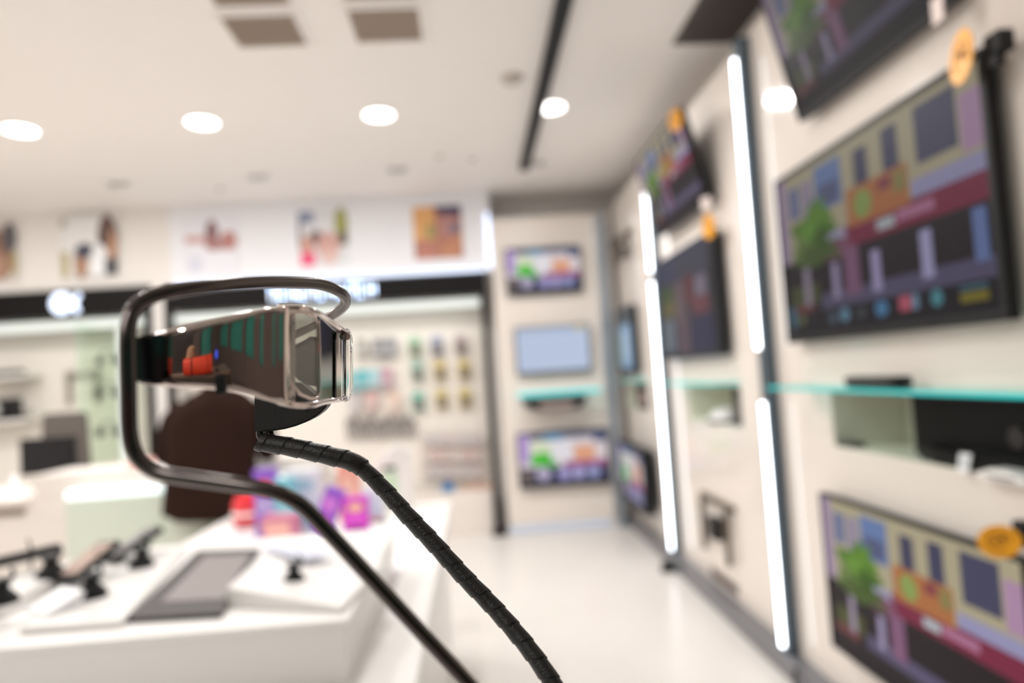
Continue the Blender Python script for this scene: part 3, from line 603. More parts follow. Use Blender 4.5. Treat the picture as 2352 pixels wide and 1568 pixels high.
# on the shelf: slim black set-top box
p0, p1 = on_x(1955, 868, 1.32), on_x(2078, 872, 1.32)
t = thing('soundbar', 'short black soundbar on the long glass shelf', 'speaker', (1.32, (p0.y+p1.y)/2, 1.335))
hw = abs(p0.y-p1.y)/2; bm = bmesh.new(); box(bm, -.03, .03, -hw, hw, 0, .034, .012); finish('body', bm, M['black'], t, smooth=True)
bm = bmesh.new(); box(bm, -.0315, -.030, -hw*.8, hw*.8, .008, .026); finish('speaker_mesh', bm, M['darkgrey'], t)
# recess items near
t = thing('amplifier', 'large black amplifier box in the near recess', 'amplifier', (1.592, 1.50, NZ0+.004))
finish('body', BX(-.10, .10, -.60, .78, 0, .21, .006), M['black'], t)
finish('front_panel', BX(-.105, -.10, -.56, .76, .015, .195, .002), M['blackpow'], t)
for y_ in (-.4, .3):
    bm = bmesh.new(); disc(bm, (-.125, y_, .10), .03, .02, 24, axis='x'); finish('knob', bm, M['blackgl'], t)
t = thing('disc_player', 'flat rounded black player lying in front in the near recess', 'player', (1.43, 1.83, NZ0+.004))
bm = bmesh.new(); prism(bm, [(-.02, -.35), (.05, -.35), (.05, .36), (.02, .36), (-.01, .25), (-.02, .1)], 0, .045); finish('body', bm, M['blackpow'], t)
finish('lid', BX(-.008, .045, -.33, .10, .0455, .052, .002), M['black'], t)
def tent(px, py, X, w_, h_, label, base):
    p = on_x(px, py, X); t = thing('price_card', label, 'price card', (X, p.y, base), (0, 0, R(-75)))
    bm = bmesh.new(); prism(bm, [(0, 0), (.004, 0), (.022, h_), (.018, h_)], -w_/2, w_/2, axis='x'); finish('card', bm, M['paper'], t)
    bm = bmesh.new()
    for i in range(3): box(bm, -w_*.35, w_*.3, -.0006, .0, h_*(.3+.18*i), h_*(.36+.18*i))
    o = finish('printed_lines', bm, mat('ink_grey', (.35, .36, .42), .5), t); o.rotation_euler = (R(-14), 0, 0)
tent(2208, 1060, 1.375, .035, .052, 'small upright white price card in the near recess', NZ0+.004)
p = on_x(2320, 1075, 1.39); t = thing('router', 'white low rounded router at the right end of the recess', 'router', (1.385, p.y, NZ0+.004))
bm = bmesh.new(); prism(bm, [(-.09, 0), (.09, 0), (.085, .012), (.03, .03), (-.03, .03), (-.085, .012)], -.025, .018, axis='x'); finish('case', bm, M['white'], t)
finish('vent_strip', BX(-.0255, -.025, -.05, .05, .006, .012), M['darkgrey'], t)
p = on_x(1935, 1018, 1.41); simple('cable_grommet', 'small dark cable outlet at the far end of the near recess', 'outlet', BX(1.41, 1.47, p.y-.06, p.y+.04, NZ0+.004, NZ0+.022, .004), mat('olive_dark', (.05, .06, .05), .4))
# recess items farther
t = thing('amplifier', 'dark box in the recess under the dim television', 'amplifier', (1.60, 3.68, NZ0+.004)); finish('body', BX(-.15, .10, -.11, .12, 0, .21, .004), M['black'], t); finish('front_panel', BX(-.155, -.15, -.10, .11, .01, .2), M['blackgl'], t)
t = thing('speaker_dome', 'pale rounded speaker in the recess under the dim television', 'speaker', (1.50, 4.02, NZ0+.004))
bm = bmesh.new(); lathe(bm, [(.10, 0), (.12, .02), (.10, .06), (.05, .085), (.01, .09)], seg=28); finish('shell', bm, mat('pale_pink_plastic', (.78, .70, .70), .3), t, smooth=True)
bm = bmesh.new(); lathe(bm, [(.115, 0), (.122, .006), (.121, .016), (.118, .02)], seg=28); finish('base_ring', bm, M['black'], t, smooth=True)
t = thing('speaker_box', 'small dark speaker with pinkish cone in the farthest recess', 'speaker', (1.52, 5.72, NZ0+.004)); finish('cabinet', BX(-.10, .12, -.14, .30, 0, .19, .006), M['black'], t)
bm = bmesh.new(); disc(bm, (-.115, .02, .09), .07, .015, 24, axis='x'); finish('cone', bm, mat('pink_cone', (.55, .38, .35), .4), t)
# bracket mounts on the wall
def bracket(y0, y1, z0, z1, label):
    t = thing('television_bracket', label, 'bracket', (FX, (y0+y1)/2, z0)); h = (y1-y0)/2; m = mat('bracket_brown', (.16, .13, .10), .4, .6)
    finish('crossbar', BX(-.03, 0, -h, h, z1-z0-.03, z1-z0), m, t)
    for s in (-1, 1): finish('arm', BX(-.05, -.02, s*h*.75-.012, s*h*.75+.012, 0, z1-z0-.03), m, t)
    return t
t = bracket(5.60, 6.2, 2.38, 2.62, 'empty brown television bracket high past the farther post'); finish('joint', BX(-.09, -.05, -.25, -.12, .0, .09, .004), M['dgrille'], t); finish('joint', BX(-.09, -.05, .12, .25, .16, .24, .004), M['dgrille'], t)
t = bracket(3.76, 4.30, .30, .64, 'empty wall bracket low under the dim middle television'); finish('socket_box', BX(-.06, 0, -.08, .06, .11, .23, .004), M['black'], t)
t = thing('wall_vent', 'small brown slotted vent low on the wall below the bracket', 'vent', (FX, 4.03, .13)); finish('frame', BX(-.008, 0, -.21, .21, 0, .06, .002), mat('vent_brown', (.20, .15, .13), .5), t)
bm = bmesh.new()
for i in range(12): box(bm, -.011, -.008, -.19+.033*i, -.175+.033*i, .008, .052)
finish('slots', bm, M['dgrille'], t)
bm = bmesh.new(); tube(bm, catmull([(1.31, 2.62, .012), (1.29, 2.8, .012), (1.30, 2.95, .02), (1.315, 2.97, .1)], 8), .008, 8); simple('power_cable', 'black cable on the floor at the foot of the near panel', 'cable', bm, M['black'])

# ------------------------------------------------------------------ display table
TZ = .80
t = thing('display_table', 'long white display table in the foreground', 'table', (-.9, 2.4, 0))
def tl(*a): return (a[0]+.9, a[1]+.9, a[2]-2.4, a[3]-2.4, a[4], a[5])
finish('tabletop', BX(*tl(-1.34, -.165, -.3, 3.70, TZ-.05, TZ), .006), M['white'], t)
finish('cabinet', BX(*tl(-1.30, -.20, -.2, 3.68, .08, TZ-.05)), M['white'], t)
finish('kick_plinth', BX(*tl(-1.26, -.24, -.16, 3.64, 0, .08)), M['plinth'], t)
BZ = .95
a = on_z(0, 1475, BZ); b = on_z(790, 1425, BZ)
# plateau standing on the table (extends left past the picture)
t = thing('display_plinth', 'white raised platform on the table carrying the phone risers', 'platform', (-.8, 1.9, TZ))
def pl(*q): return (q[0]+.8, q[1]+.8, q[2]-1.9, q[3]-1.9, q[4], q[5])
finish('platform', BX(*pl(-1.33, -.315, 1.535, 2.42, 0, BZ-TZ-.02), .002), M['riser'], t)
finish('top_lip', BX(*pl(-1.335, -.305, 1.525, 2.43, BZ-TZ-.0195, BZ-TZ-.004), .003), M['white'], t)
T0 = BZ-.004
def riser(name, label, px, heights, m, cat='riser', extra=None):
    """four picture corners (front-left, front-right, back-right, back-left) at heights above the platform"""
    cs = [on_z(x, y, T0+h) for (x, y), h in zip(px, heights)]
    c = sum(cs, Vector())/4; c.z = T0
    t = thing(name, label, cat, c); bm = bmesh.new(); slab_pts(bm, [q-c for q in cs], [h-.001 for h in heights])
    bmesh.ops.bevel(bm, geom=list(bm.edges), offset=.002, segments=2, affect='EDGES')
    finish('wedge', bm, m, t); return t, c
t1, c1 = riser('phone_riser', 'white sloping riser left of the grey tray', [(45, 1442), (280, 1426), (432, 1256), (225, 1275)], [.016, .014, .014, .016], M['riser'])
t2, c2 = riser('phone_riser', 'white sloping riser right of the grey tray with a small black puck', [(520, 1350), (785, 1396), (885, 1290), (640, 1238)], [.045, .012, .012, .045], M['riser'])
t3, c3 = riser('phone_riser', 'white sloping riser cut by the left picture edge', [(-210, 1420), (2, 1386), (200, 1294), (30, 1318)], [.05, .035, .035, .05], M['riser'])
# grey tray
cs = [on_z(x, y, T0+.012) for x, y in ((292, 1419), (508, 1407), (596, 1259), (454, 1264))]; c = sum(cs, Vector())/4; c.z = T0
t = thing('display_tray', 'dark grey framed tray with lighter grey mat between the risers', 'tray', c)
bm = bmesh.new(); slab_pts(bm, [q-c for q in cs], [.011]*4); finish('frame', bm, M['darkgrey'], t)
cm = sum(cs, Vector())/4; ins = [cm+(q-cm)*.70+Vector((.012, .012, .001)) for q in cs]; bm = bmesh.new(); slab_pts(bm, [q-c for q in ins], [.0008]*4); finish('mat', bm, M['greyscr'], t)

def puck(px, py, z, label, s=1.0, phone=None, rot=0, pin=True):
    p = on_z(px, py, z); t = thing('phone_stand', label, 'phone stand', (p.x, p.y, z), (0, 0, rot), group='black security stands on the risers')
    bm = bmesh.new(); lathe(bm, [(.030*s, 0), (.030*s, .006*s), (.024*s, .016*s), (.014*s, .026*s), (.012*s, .034*s), (.018*s, .040*s), (.018*s, .046*s), (.006*s, .05*s)], seg=24); finish('base', bm, M['black'], t, smooth=True)
    bm = bmesh.new(); tube(bm, [Vector((.01, .0, .03*s)), Vector((.02, .015, .05*s)), Vector((.005, .03, .06*s))], .004*s, 8); finish('arm', bm, M['black'], t)
    return t
def phone(px, py, z, w_, l_, tilt, rot, col, label, lift=.045):
    p = on_z(px, py, z); t = thing('smartphone', label, 'phone', (p.x, p.y, z+lift), (tilt[0], tilt[1], rot), group='display phones on black stands')
    bm = bmesh.new(); box(bm, -w_/2, w_/2, -l_/2, l_/2, -.012, .009, .003); finish('case', bm, M['black'], t)
    bm = bmesh.new(); box(bm, -w_/2+.004, w_/2-.004, -l_/2+.012, l_/2-.012, .009, .0098); finish('screen', bm, mat('phone_screen_%s' % label[:12], col, .08), t)
    bm = bmesh.new(); box(bm, -.006, .006, l_/2-.008, l_/2-.006, .009, .0098); finish('earpiece', bm, M['darkgrey'], t)
puck(210, 1370, T0+.016, 'round black stand under the nearest brown-screened phone', 1.25)
phone(202, 1330, T0+.016, .10, .15, (R(26), R(-6), 0), R(-30), (.50, .38, .33), 'black phone with beige screen on the nearest stand', .050)
puck(325, 1300, T0+.016, 'black stand at the far corner of the left white riser', 1.15)
phone(305, 1280, T0+.016, .095, .16, (R(22), R(-8), 0), R(-40), (.30, .29, .31), 'grey-screened phone on the stand at the riser far corner', .042)
puck(118, 1325, T0+.035, 'black stand with winged holder behind the left riser', 1.3)
phone(60, 1318, T0+.035, .08, .16, (R(4), R(-18), 0), R(-55), (.03, .03, .035), 'dark phone lying over the left edge riser', .05)
puck(4, 1385, T0+.05, 'black stand cut by the left picture edge', 1.2)
puck(675, 1336, T0+.024, 'small empty black stand on the right riser', .95)
# thin pens / tags standing on the stands
for i, (px, py, z, lb) in enumerate(((228, 1290, T0+.06, 'nearest phone'), (72, 1282, T0+.075, 'dark phone at the left'), (338, 1248, T0+.06, 'grey-screened phone'))):
    p = on_z(px, py, z); t = thing('tag_clip', 'thin upright grey-green clip beside the %s' % lb, 'clip', (p.x, p.y, T0+.016 if i != 1 else T0+.035))
    bm = bmesh.new(); h = z-T0+.0; tube(bm, [Vector((0, 0, 0)), Vector((-.002, 0, h)), Vector((-.008, .0, h+.02))], .0035, 8); finish('stem', bm, mat('olive_clip', (.10, .11, .08), .5), t)
    if i == 2:
        bm = bmesh.new(); box(bm, -.02, .02, -.003, .003, h-.006, h+.006); finish('wing', bm, M['black'], t)
# acrylic price block
p = on_z(138, 1394, T0+.016); t = thing('price_block', 'white price block with blue lettering in front of the nearest stand', 'price card', (p.x, p.y, T0+.016), (0, 0, R(-35)))
bm = bmesh.new(); prism(bm, [(-.055, 0), (.02, 0), (.035, .032), (.03, .036), (.02, .034), (-.052, .006)], -.05, .05, axis='x'); finish('block', bm, M['paper'], t)
bm = bmesh.new()
for i in range(3): box(bm, -.035, .03-.015*i, -.03+.018*i, -.026+.018*i, .0, .0012)
o = finish('printed_lines', bm, mat('blue_ink', (.42, .44, .70), .5), t); o.location = (0, 0, .0125); o.rotation_euler = (R(20), 0, 0)
# papers and leaflets on the right riser and table
def sheet(pts, z, m, label, name='leaflet', border=None):
    cs = [on_z(x, y, z) for x, y in pts]; c = sum(cs, Vector())/4
    t = thing(name, label, 'leaflet', c); bm = bmesh.new(); slab_pts(bm, [q-c for q in cs], [.0015]*4); finish('sheet', bm, m, t)
    if border:
        bm = bmesh.new(); ins = [q*1.0 for q in [(q2-c)*.84 for q2 in cs]]
        for i in range(4): 
            a_, b_ = ins[i], ins[(i+1) % 4]; tube(bm, [a_+Vector((0, 0, .001)), b_+Vector((0, 0, .001))], .0016, 6)
        finish('printed_border', bm, border, t)
sheet([(825, 1325), (905, 1342), (945, 1272), (870, 1262)], TZ+.003, M['paper'], 'white sheet with a pink outline at the table edge', border=mat('pink_ink', (.80, .55, .60), .5))
sheet([(740, 1312), (812, 1322), (838, 1270), (765, 1258)], TZ+.003, mat('pale_blue_paper', (.52, .60, .80), .4), 'pale blue leaflet beside the right riser')
sheet([(600, 1262), (700, 1284), (770, 1270), (660, 1246)], T0+.05, mat('lilac_paper', (.60, .62, .74), .3), 'lilac-grey leaflet across the right riser top')
sheet([(760, 1228), (880, 1236), (930, 1200), (800, 1190)], TZ+.003, mat('mint_paper', (.78, .86, .84), .4), 'pale mint leaflet behind the right riser')

# colourful cartons on the rear half of the table
def carton(px, pyb, Y, w_, h_, d_, cols, label, rz=0, lean=0, z=TZ):
    p = on_y(px, pyb, Y); t = thing('carton', label, 'box', (p.x, Y, z), (0, lean, rz), group='colourful cartons on the table')
    c0 = cols[0]; finish('body', BX(-w_/2, w_/2, 0, d_, 0, h_, .002), mat('ct_%.2f_%.2f_%.2f' % c0, c0, .35), t)
    n = len(cols)-1
    if n:
        bm = bmesh.new(); cl = bm.loops.layers.float_color.new('pic')
        for i in range(n):
            z0 = h_*(.08+.84*i/n); z1 = h_*(.08+.84*(i+.8)/n); x = w_*.40
            pts = [(-x, z0), (x, z0), (x*.8, z1), (-x, z1)] if i % 2 else ell(0, (z0+z1)/2, x*.8, (z1-z0)/2, 12)
            f = bm.faces.new([bm.verts.new((a_, -.0012, b_)) for a_, b_ in pts]); f.normal_update()
            if f.normal.y > 0: f.normal_flip()
            for l in f.loops: l[cl] = (*cols[i+1], 1)
        finish('printed_front', bm, POST_M, t)
    return t
PUR, MAG, TEA, RED, ORG = (.26, .10, .60), (.72, .06, .62), (.16, .50, .60), (.72, .04, .05), (.92, .36, .22)
carton(612, 1190, 3.15, .10, .30, .07, [(.28, .12, .58), (.85, .35, .32), (.50, .38, .68), (.75, .12, .28)], 'purple carton with orange and red spots, leftmost of the tall cartons', R(6))
carton(655, 1200, 3.08, .085, .26, .06, [(.20, .52, .62), (.28, .60, .70)], 'teal carton standing beside the purple one')
carton(640, 1235, 2.75, .13, .16, .07, [(.62, .22, .32), (.25, .45, .65), (.85, .45, .40)], 'pink and blue patterned carton in front of the tall cartons', R(-8))
carton(700, 1195, 3.2, .16, .28, .07, [(.80, .80, .84), (.40, .56, .66), (.74, .78, .84), (.44, .60, .70)], 'white carton with pale blue print behind the wire stand')
carton(732, 1200, 3.05, .085, .20, .05, [(.24, .08, .56), (.55, .12, .62), (.60, .20, .70)], 'violet carton leaning to the right', R(-5), R(24), z=TZ+.019)
carton(818, 1198, 3.0, .11, .17, .05, [(.64, .05, .56), (.35, .02, .32), (.80, .10, .70), (.95, .55, .35)], 'magenta carton with orange top on the table', R(4))
carton(800, 1120, 3.35, .10, .30, .05, [(.90, .42, .32), (.95, .60, .45)], 'tall orange-red carton behind the magenta one')
carton(858, 1180, 3.3, .10, .16, .05, [(.72, .76, .84), (.60, .66, .78)], 'pale blue-white carton right of the magenta one')
t = thing('red_basket', 'round glossy red container at the left end of the cartons', 'container', (on_y(572, 1168, 3.45).x, 3.45, TZ))
bm = bmesh.new(); lathe(bm, [(.055, 0), (.075, .02), (.08, .06), (.07, .075), (.075, .085), (.08, .10), (.06, .15), (.02, .165)], seg=28); finish('bowl', bm, mat('gloss_red', RED, .2), t, smooth=True)
bm = bmesh.new(); lathe(bm, [(.081, .058), (.084, .064), (.081, .072), (.07, .074)], seg=28); finish('rim', bm, M['white'], t, smooth=True)
p = on_z(920, 1140, TZ); t = thing('counter_display', 'white counter display stand with a pale green label', 'display stand', (p.x, 3.58, TZ), (0, 0, R(6)))
bm = bmesh.new(); prism(bm, [(-.11, 0), (.11, 0), (.11, .30), (.04, .33), (-.06, .26), (-.11, .22)], 0, .07, axis='y'); finish('body', bm, M['white'], t)
finish('green_label', BX(-.045, .035, -.002, 0, .03, .19), mat('pale_green', (.62, .80, .60), .4), t); finish('display_window', BX(-.035, .03, -.003, 0, .20, .225), mat('dark_olive', (.12, .16, .12), .3), t)
t = thing('flat_box', 'flat red and black box lying on the table behind the leaflets', 'box', on_z(845, 1200, TZ)); finish('body', BX(-.09, .07, -.03, .05, 0, .018, .002), mat('dull_red', (.60, .28, .26), .4), t); finish('base', BX(-.04, .09, -.035, .04, -.0, .004), M['darkgrey'], t)
t = thing('acrylic_stand', 'clear acrylic riser under the patterned cartons', 'stand', on_z(600, 1262, TZ)); finish('pane', BX(-.10, .10, -.004, .0, 0, .12), pane_mat('acrylic', (.9, .9, .95), (.9, .88, .9), .06), t); finish('foot', BX(-.10, .10, -.05, .05, 0, .003), M['white'], t)

# ------------------------------------------------------------------ person in brown jacket, seen from behind
P0 = Vector((-1.48, 3.88, 0))
t = thing('person', 'person in a dark brown jacket seen from behind at the cash desk', 'person', P0)
def skin_mesh(name, verts, edges, root, m, parent, sub=2):
    me = bpy.data.meshes.new(name); me.from_pydata([v[:3] for v in verts], edges, []); o = bpy.data.objects.new(name, me); COL.objects.link(o); o.parent = parent
    md = o.modifiers.new('skin', 'SKIN'); md.use_smooth_shade = True
    for i, v in enumerate(verts):
        s = me.skin_vertices[0].data[i]; s.radius = (v[3], v[4] if len(v) > 4 else v[3]); s.use_root = (i == root)
    sb = o.modifiers.new('sub', 'SUBSURF'); sb.levels = sb.render_levels = sub
    me.materials.append(m); return o
V = [(0, 0, .93, .13, .10), (0, .0, 1.08, .125, .09), (0, .02, 1.28, .15, .10), (0, .03, 1.40, .12, .08), (0, .05, 1.50, .052, .052), (0, .075, 1.58, .068, .08), (0, .085, 1.68, .075, .092), (0, .08, 1.75, .055, .07),
     (-.19, .03, 1.375, .052), (-.27, .10, 1.17, .043), (-.25, .30, 1.07, .034), (-.245, .345, 1.06, .028),
     (.19, .03, 1.375, .052), (.25, .08, 1.14, .043), (.20, .30, 1.08, .034), (.195, .345, 1.075, .028),
     (-.10, 0, .86, .085), (-.11, .01, .50, .058), (-.11, 0, .10, .04), (-.11, .13, .04, .035),
     (.10, 0, .86, .085), (.11, .01, .50, .058), (.11, 0, .10, .04), (.11, .13, .04, .035)]
Ed = [(0, 1), (1, 2), (2, 3), (3, 4), (4, 5), (5, 6), (6, 7), (3, 8), (8, 9), (9, 10), (10, 11), (3, 12), (12, 13), (13, 14), (14, 15), (0, 16), (16, 17), (17, 18), (18, 19), (0, 20), (20, 21), (21, 22), (22, 23)]
for hx, hy, hz, sg in ((-.245, .345, 1.06, 1), (.195, .345, 1.075, -1)):
    hi = 11 if sg == 1 else 15; n0 = len(V); V.append((hx, hy+.05, hz, .030, .016)); Ed.append((hi, n0))
    for k in range(4):
        fx = hx+(k-1.5)*.020; L = (.062, .072, .068, .055)[k]; n1 = len(V)
        V += [(fx, hy+.085, hz-.002, .0085), (fx, hy+.085+L*.5, hz-.010, .008), (fx, hy+.085+L, hz-.026, .007)]; Ed += [(n0, n1), (n1, n1+1), (n1+1, n1+2)]
    n1 = len(V); V += [(hx+sg*.035, hy+.045, hz-.005, .010), (hx+sg*.050, hy+.075, hz-.015, .009)]; Ed += [(n0, n1), (n1, n1+1)]
skin_mesh('body', V, Ed, 0, M['skin'], t)
# face features, ears, hair
bm = bmesh.new(); prism(bm, [(-.012, 1.655), (.012, 1.655), (.006, 1.70), (-.006, 1.70)], .165, .19, axis='y'); finish('nose', bm, M['skin'], t)
for s in (-1, 1):
    bm = bmesh.new(); bmesh.ops.create_uvsphere(bm, u_segments=12, v_segments=8, radius=.012, matrix=Matrix.Translation((s*.03, .165, 1.69))); finish('eye', bm, M['paper'], t, smooth=True)
    bm = bmesh.new(); prism(bm, ell(.08, 1.675, .018, .03, 12), s*.078-.004, s*.078+.004, axis='x'); finish('ear', bm, M['skin'], t)
bm = bmesh.new(); box(bm, -.022, .022, .163, .168, 1.625, 1.634, .002); finish('mouth', bm, mat('lips', (.5, .2, .18), .5), t)
bm = bmesh.new(); bmesh.ops.create_uvsphere(bm, u_segments=24, v_segments=16, radius=.10)
bmesh.ops.delete(bm, geom=[v for v in bm.verts if v.co.y > .03 and v.co.z < .045], context='VERTS')
for v in bm.verts: v.co = Vector((v.co.x*.92, v.co.y*1.08+.078, v.co.z*1.12+1.705))
finish('hair', bm, M['hair'], t, smooth=True)
# jacket: lofted torso with sleeves
def loft(bm, rings, seg=28):
    rr = []
    for (cx, cy, cz, ax, ay, sk_) in rings:
        rr.append([bm.verts.new((cx+ax*math.copysign(abs(math.cos(a))**.8, math.cos(a)), cy+ay*math.copysign(abs(math.sin(a))**.8, math.sin(a)), cz+sk_*math.sin(a*2+1)+.004*math.sin(a*7))) for a in [2*math.pi*k/seg for k in range(seg)]])
    for a, b in zip(rr, rr[1:]):
        for k in range(seg): bm.faces.new((a[k], a[(k+1) % seg], b[(k+1) % seg], b[k]))
    bm.faces.new(rr[-1]); bmesh.ops.recalc_face_normals(bm, faces=bm.faces[:])
bm = bmesh.new()
loft(bm, [(.005, 0, .80, .262, .15, .022), (.005, 0, .84, .26, .15, .014), (.0, 0, .98, .24, .142, .004), (0, .005, 1.10, .235, .145, .002), (0, .01, 1.22, .245, .15, .002), (0, .02, 1.32, .24, .145, 0), (0, .025, 1.39, .215, .13, 0), (0, .03, 1.44, .16, .105, 0), (0, .04, 1.48, .085, .08, 0), (0, .045, 1.53, .068, .07, 0)])
finish('jacket', bm, M['brown'], t, smooth=True, angle=80)
for pts, nmx in ((((-.17, .03, 1.37), (-.235, .05, 1.29), (-.285, .10, 1.17), (-.30, .17, 1.11), (-.255, .31, 1.075)), 'l'), (((.17, .03, 1.37), (.225, .05, 1.28), (.262, .09, 1.16), (.25, .17, 1.11), (.205, .31, 1.085)), 'r')):
    bm = bmesh.new(); pp = catmull([Vector(p_) for p_ in pts], 6); n = len(pp); tube(bm, pp, [.085-.033*i/(n-1)+.003*math.sin(i*1.7) for i in range(n)], 18)
    finish('sleeve', bm, M['brown'], t, smooth=True, angle=80)
bm = bmesh.new()
for s in (-1, 1):
    tube(bm, catmull([(s*.09, 0, .93), (s*.11, .01, .72), (s*.112, .01, .5), (s*.112, .0, .28), (s*.11, -.005, .09)], 6), [.115-.045*i/24 for i in range(25)], 18)
finish('trousers', bm, M['trouser'], t, smooth=True, angle=80)
for s in (-1, 1):
    bm = bmesh.new(); prism(bm, [(s*.11+.05*math.cos(a), .04+.13*math.sin(a)) for a in [2*math.pi*k/18 for k in range(18)]], .0, .075); bmesh.ops.bevel(bm, geom=list(bm.edges), offset=.015, segments=2, affect='EDGES'); finish('shoe', bm, M['darkgrey'], t, smooth=True)

for ch in t.children:            # the person leans a little to the right
    if ch.type == 'MESH':
        for v in ch.data.vertices: v.co.x += .09*max(0, v.co.z-1.0)
# ------------------------------------------------------------------ foreground: wire stand, security cord, visor glasses
RODP = [(1190, 1700, .31), (1075, 1568, .305), (960, 1444, .298), (850, 1325, .292), (762, 1230, .287), (706, 1172, .284), (660, 1140, .282), (600, 1122, .281), (480, 1104, .281), (385, 1090, .281), (340, 1072, .281), (311, 1040, .281), (298, 990, .281),
        (295, 900, .281), (293, 800, .282), (296, 745, .284), (310, 706, .287), (345, 682, .292), (400, 668, .300), (500, 655, .318), (600, 648, .342), (680, 648, .366), (735, 653, .385), (775, 667, .402), (793, 684, .417), (789, 703, .432), (765, 722, .448), (720, 746, .463), (670, 770, .476), (610, 795, .49)]
pts = catmull([deep(*q) for q in RODP], 10)
org = pts[0]
t = thing('wire_display_stand', 'black bent wire stand looping around the mirrored glasses', 'stand', org)
bm = bmesh.new(); tube(bm, [p-org for p in pts], .0033, 24); finish('wire', bm, M['gun'], t, smooth=True, angle=60)
# bracket clip under the glasses
def plate(name, outline, d0, d1, m, parent, o, bev=.0012):
    """solid plate: picture outline at distance d0 given real depth towards d1"""
    bm = bmesh.new(); n = len(outline); fd = (RC @ Vector((0, 0, -1)))*(d1-d0)
    a = [bm.verts.new(deep(x, y, d0)-o) for x, y in outline]; b = [bm.verts.new(v.co+fd) for v in a]
    bm.faces.new(a); bm.faces.new(b[::-1])
    for i in range(n): bm.faces.new((a[i], a[(i+1) % n], b[(i+1) % n], b[i]))
    bmesh.ops.recalc_face_normals(bm, faces=bm.faces[:])
    if bev: bmesh.ops.bevel(bm, geom=[e for e in bm.edges if (e.verts[0] in a) == (e.verts[1] in a)], offset=bev, segments=3, affect='EDGES')
    return finish(name, bm, m, parent, smooth=True, angle=30)
CO = deep(604, 1016, .42)
CP = [(596, 1014, .420), (604, 1016, .42), (661, 1025, .42), (700, 1033, .42), (735, 1041, .42), (772, 1050, .42), (806, 1059, .42), (836, 1078, .42), (867, 1108, .418), (900, 1143, .416), (933, 1180, .414), (999, 1250, .410), (1064, 1322, .405), (1128, 1388, .40), (1183, 1450, .394), (1229, 1508, .388), (1272, 1572, .382), (1320, 1650, .376), (1370, 1740, .37)]
cpts = catmull([deep(*q) for q in CP], 14)
# resample finely
cum = [0]
for a_, b_ in zip(cpts, cpts[1:]): cum.append(cum[-1]+(b_-a_).length)
def at_s(s):
    for i in range(len(cum)-1):
        if cum[i+1] >= s or i == len(cum)-2:
            u = (s-cum[i])/max(1e-9, cum[i+1]-cum[i]); return cpts[i].lerp(cpts[i+1], u)
tot = cum[-1]; N = int(tot/.00035); fine = [at_s(tot*i/N) for i in range(N+1)]
SB = next(s for s, p_ in ((cum[i], cpts[i]) for i in range(len(cum))) if (p_-deep(843, 1085, .42)).length < .004)
t = thing('anti_theft_cable', 'black spiral-wrapped security cord curving down to the right', 'cord', CO)
PITCH = .0118
def cr(i, a):
    s = tot*i/N; ph = (s/PITCH+a/(2*math.pi)+.35) % 1.0
    r = .00485+.00058*ph
    if ph > .965: r = .00485+.00058*(1-(ph-.965)/.035)-.0003*math.sin((ph-.965)/.035*math.pi)
    if s < SB: r *= 1.0+.12*min(1, (SB-s)/.0006)
    if s > SB and s < SB+.03: r *= 1.0-.02*(1-(s-SB)/.03)
    return r
bm = bmesh.new(); tube(bm, [p-CO for p in fine], cr, 48); finish('spiral_wrap', bm, M['cord'], t, smooth=True, angle=50)
lp = catmull([deep(604, 975, .424)-CO, deep(597, 992, .422)-CO, deep(600, 1004, .421)-CO, deep(615, 1010, .42)-CO, deep(640, 1016, .42)-CO], 8)
bm = bmesh.new(); tube(bm, lp, .0023, 14); finish('inner_cable', bm, M['blackgl'], t, smooth=True)
bm = bmesh.new(); tube(bm, [deep(619, 985, .424)-CO, deep(622, 1002, .422)-CO, deep(640, 1012, .42)-CO], .0022, 12); finish('inner_cable', bm, M['blackgl'], t, smooth=True)
BO = deep(650, 950, .42)
t = thing('bracket_clip', 'matte black curved clip bracket under the mirrored glasses', 'bracket', BO)
plate('blade', [(583, 870), (583, 991), (604, 992), (626, 990), (652, 986), (678, 979), (701, 970), (722, 959), (738, 947), (748, 935), (751, 926), (744, 918), (720, 905), (690, 880)], .418, .430, M['cord'], t, BO)
bm = bmesh.new(); tube(bm, [deep(676, 923, .4172)-BO, deep(694, 935, .4172)-BO, deep(703, 940, .4172)-BO], .0013, 10); finish('slot_rivet', bm, M['blackgl'], t, smooth=True)

# glasses
GO = deep(560, 820, .34)
t = thing('mirror_glasses', 'mirror-finished wraparound glasses held in the black wire stand', 'glasses', GO)
FW = RC @ Vector((0, 0, -1))
def superring(bm, top, bot, depth_half, o, n=32, ex=.32, lean=Vector((0, 0, 0))):
    c = (top+bot)/2; u = (top-bot)/2; v = FW*depth_half; ring = []
    for k in range(n):
        a = 2*math.pi*k/n; ca, sa = math.cos(a), math.sin(a)
        ring.append(bm.verts.new(c+u*math.copysign(abs(ca)**ex, ca)*1.0+v*math.copysign(abs(sa)**(ex*1.6), sa)-o+lean*sa))
    return ring
def skin_rings(bm, rings, caps=True):
    n = len(rings[0])
    for a, b in zip(rings, rings[1:]):
        for k in range(n): bm.faces.new((a[k], a[(k+1) % n], b[(k+1) % n], b[k]))
    if caps: bm.faces.new(rings[0][::-1]); bm.faces.new(rings[-1])
    bmesh.ops.recalc_face_normals(bm, faces=bm.faces[:])
def interp(tbl, x):
    for a, b in zip(tbl, tbl[1:]):
        if x <= b[0]:
            u = (x-a[0])/(b[0]-a[0]); u = max(0, u); return [a[i]+(b[i]-a[i])*u for i in range(1, len(a))]
    return list(tbl[-1][1:])
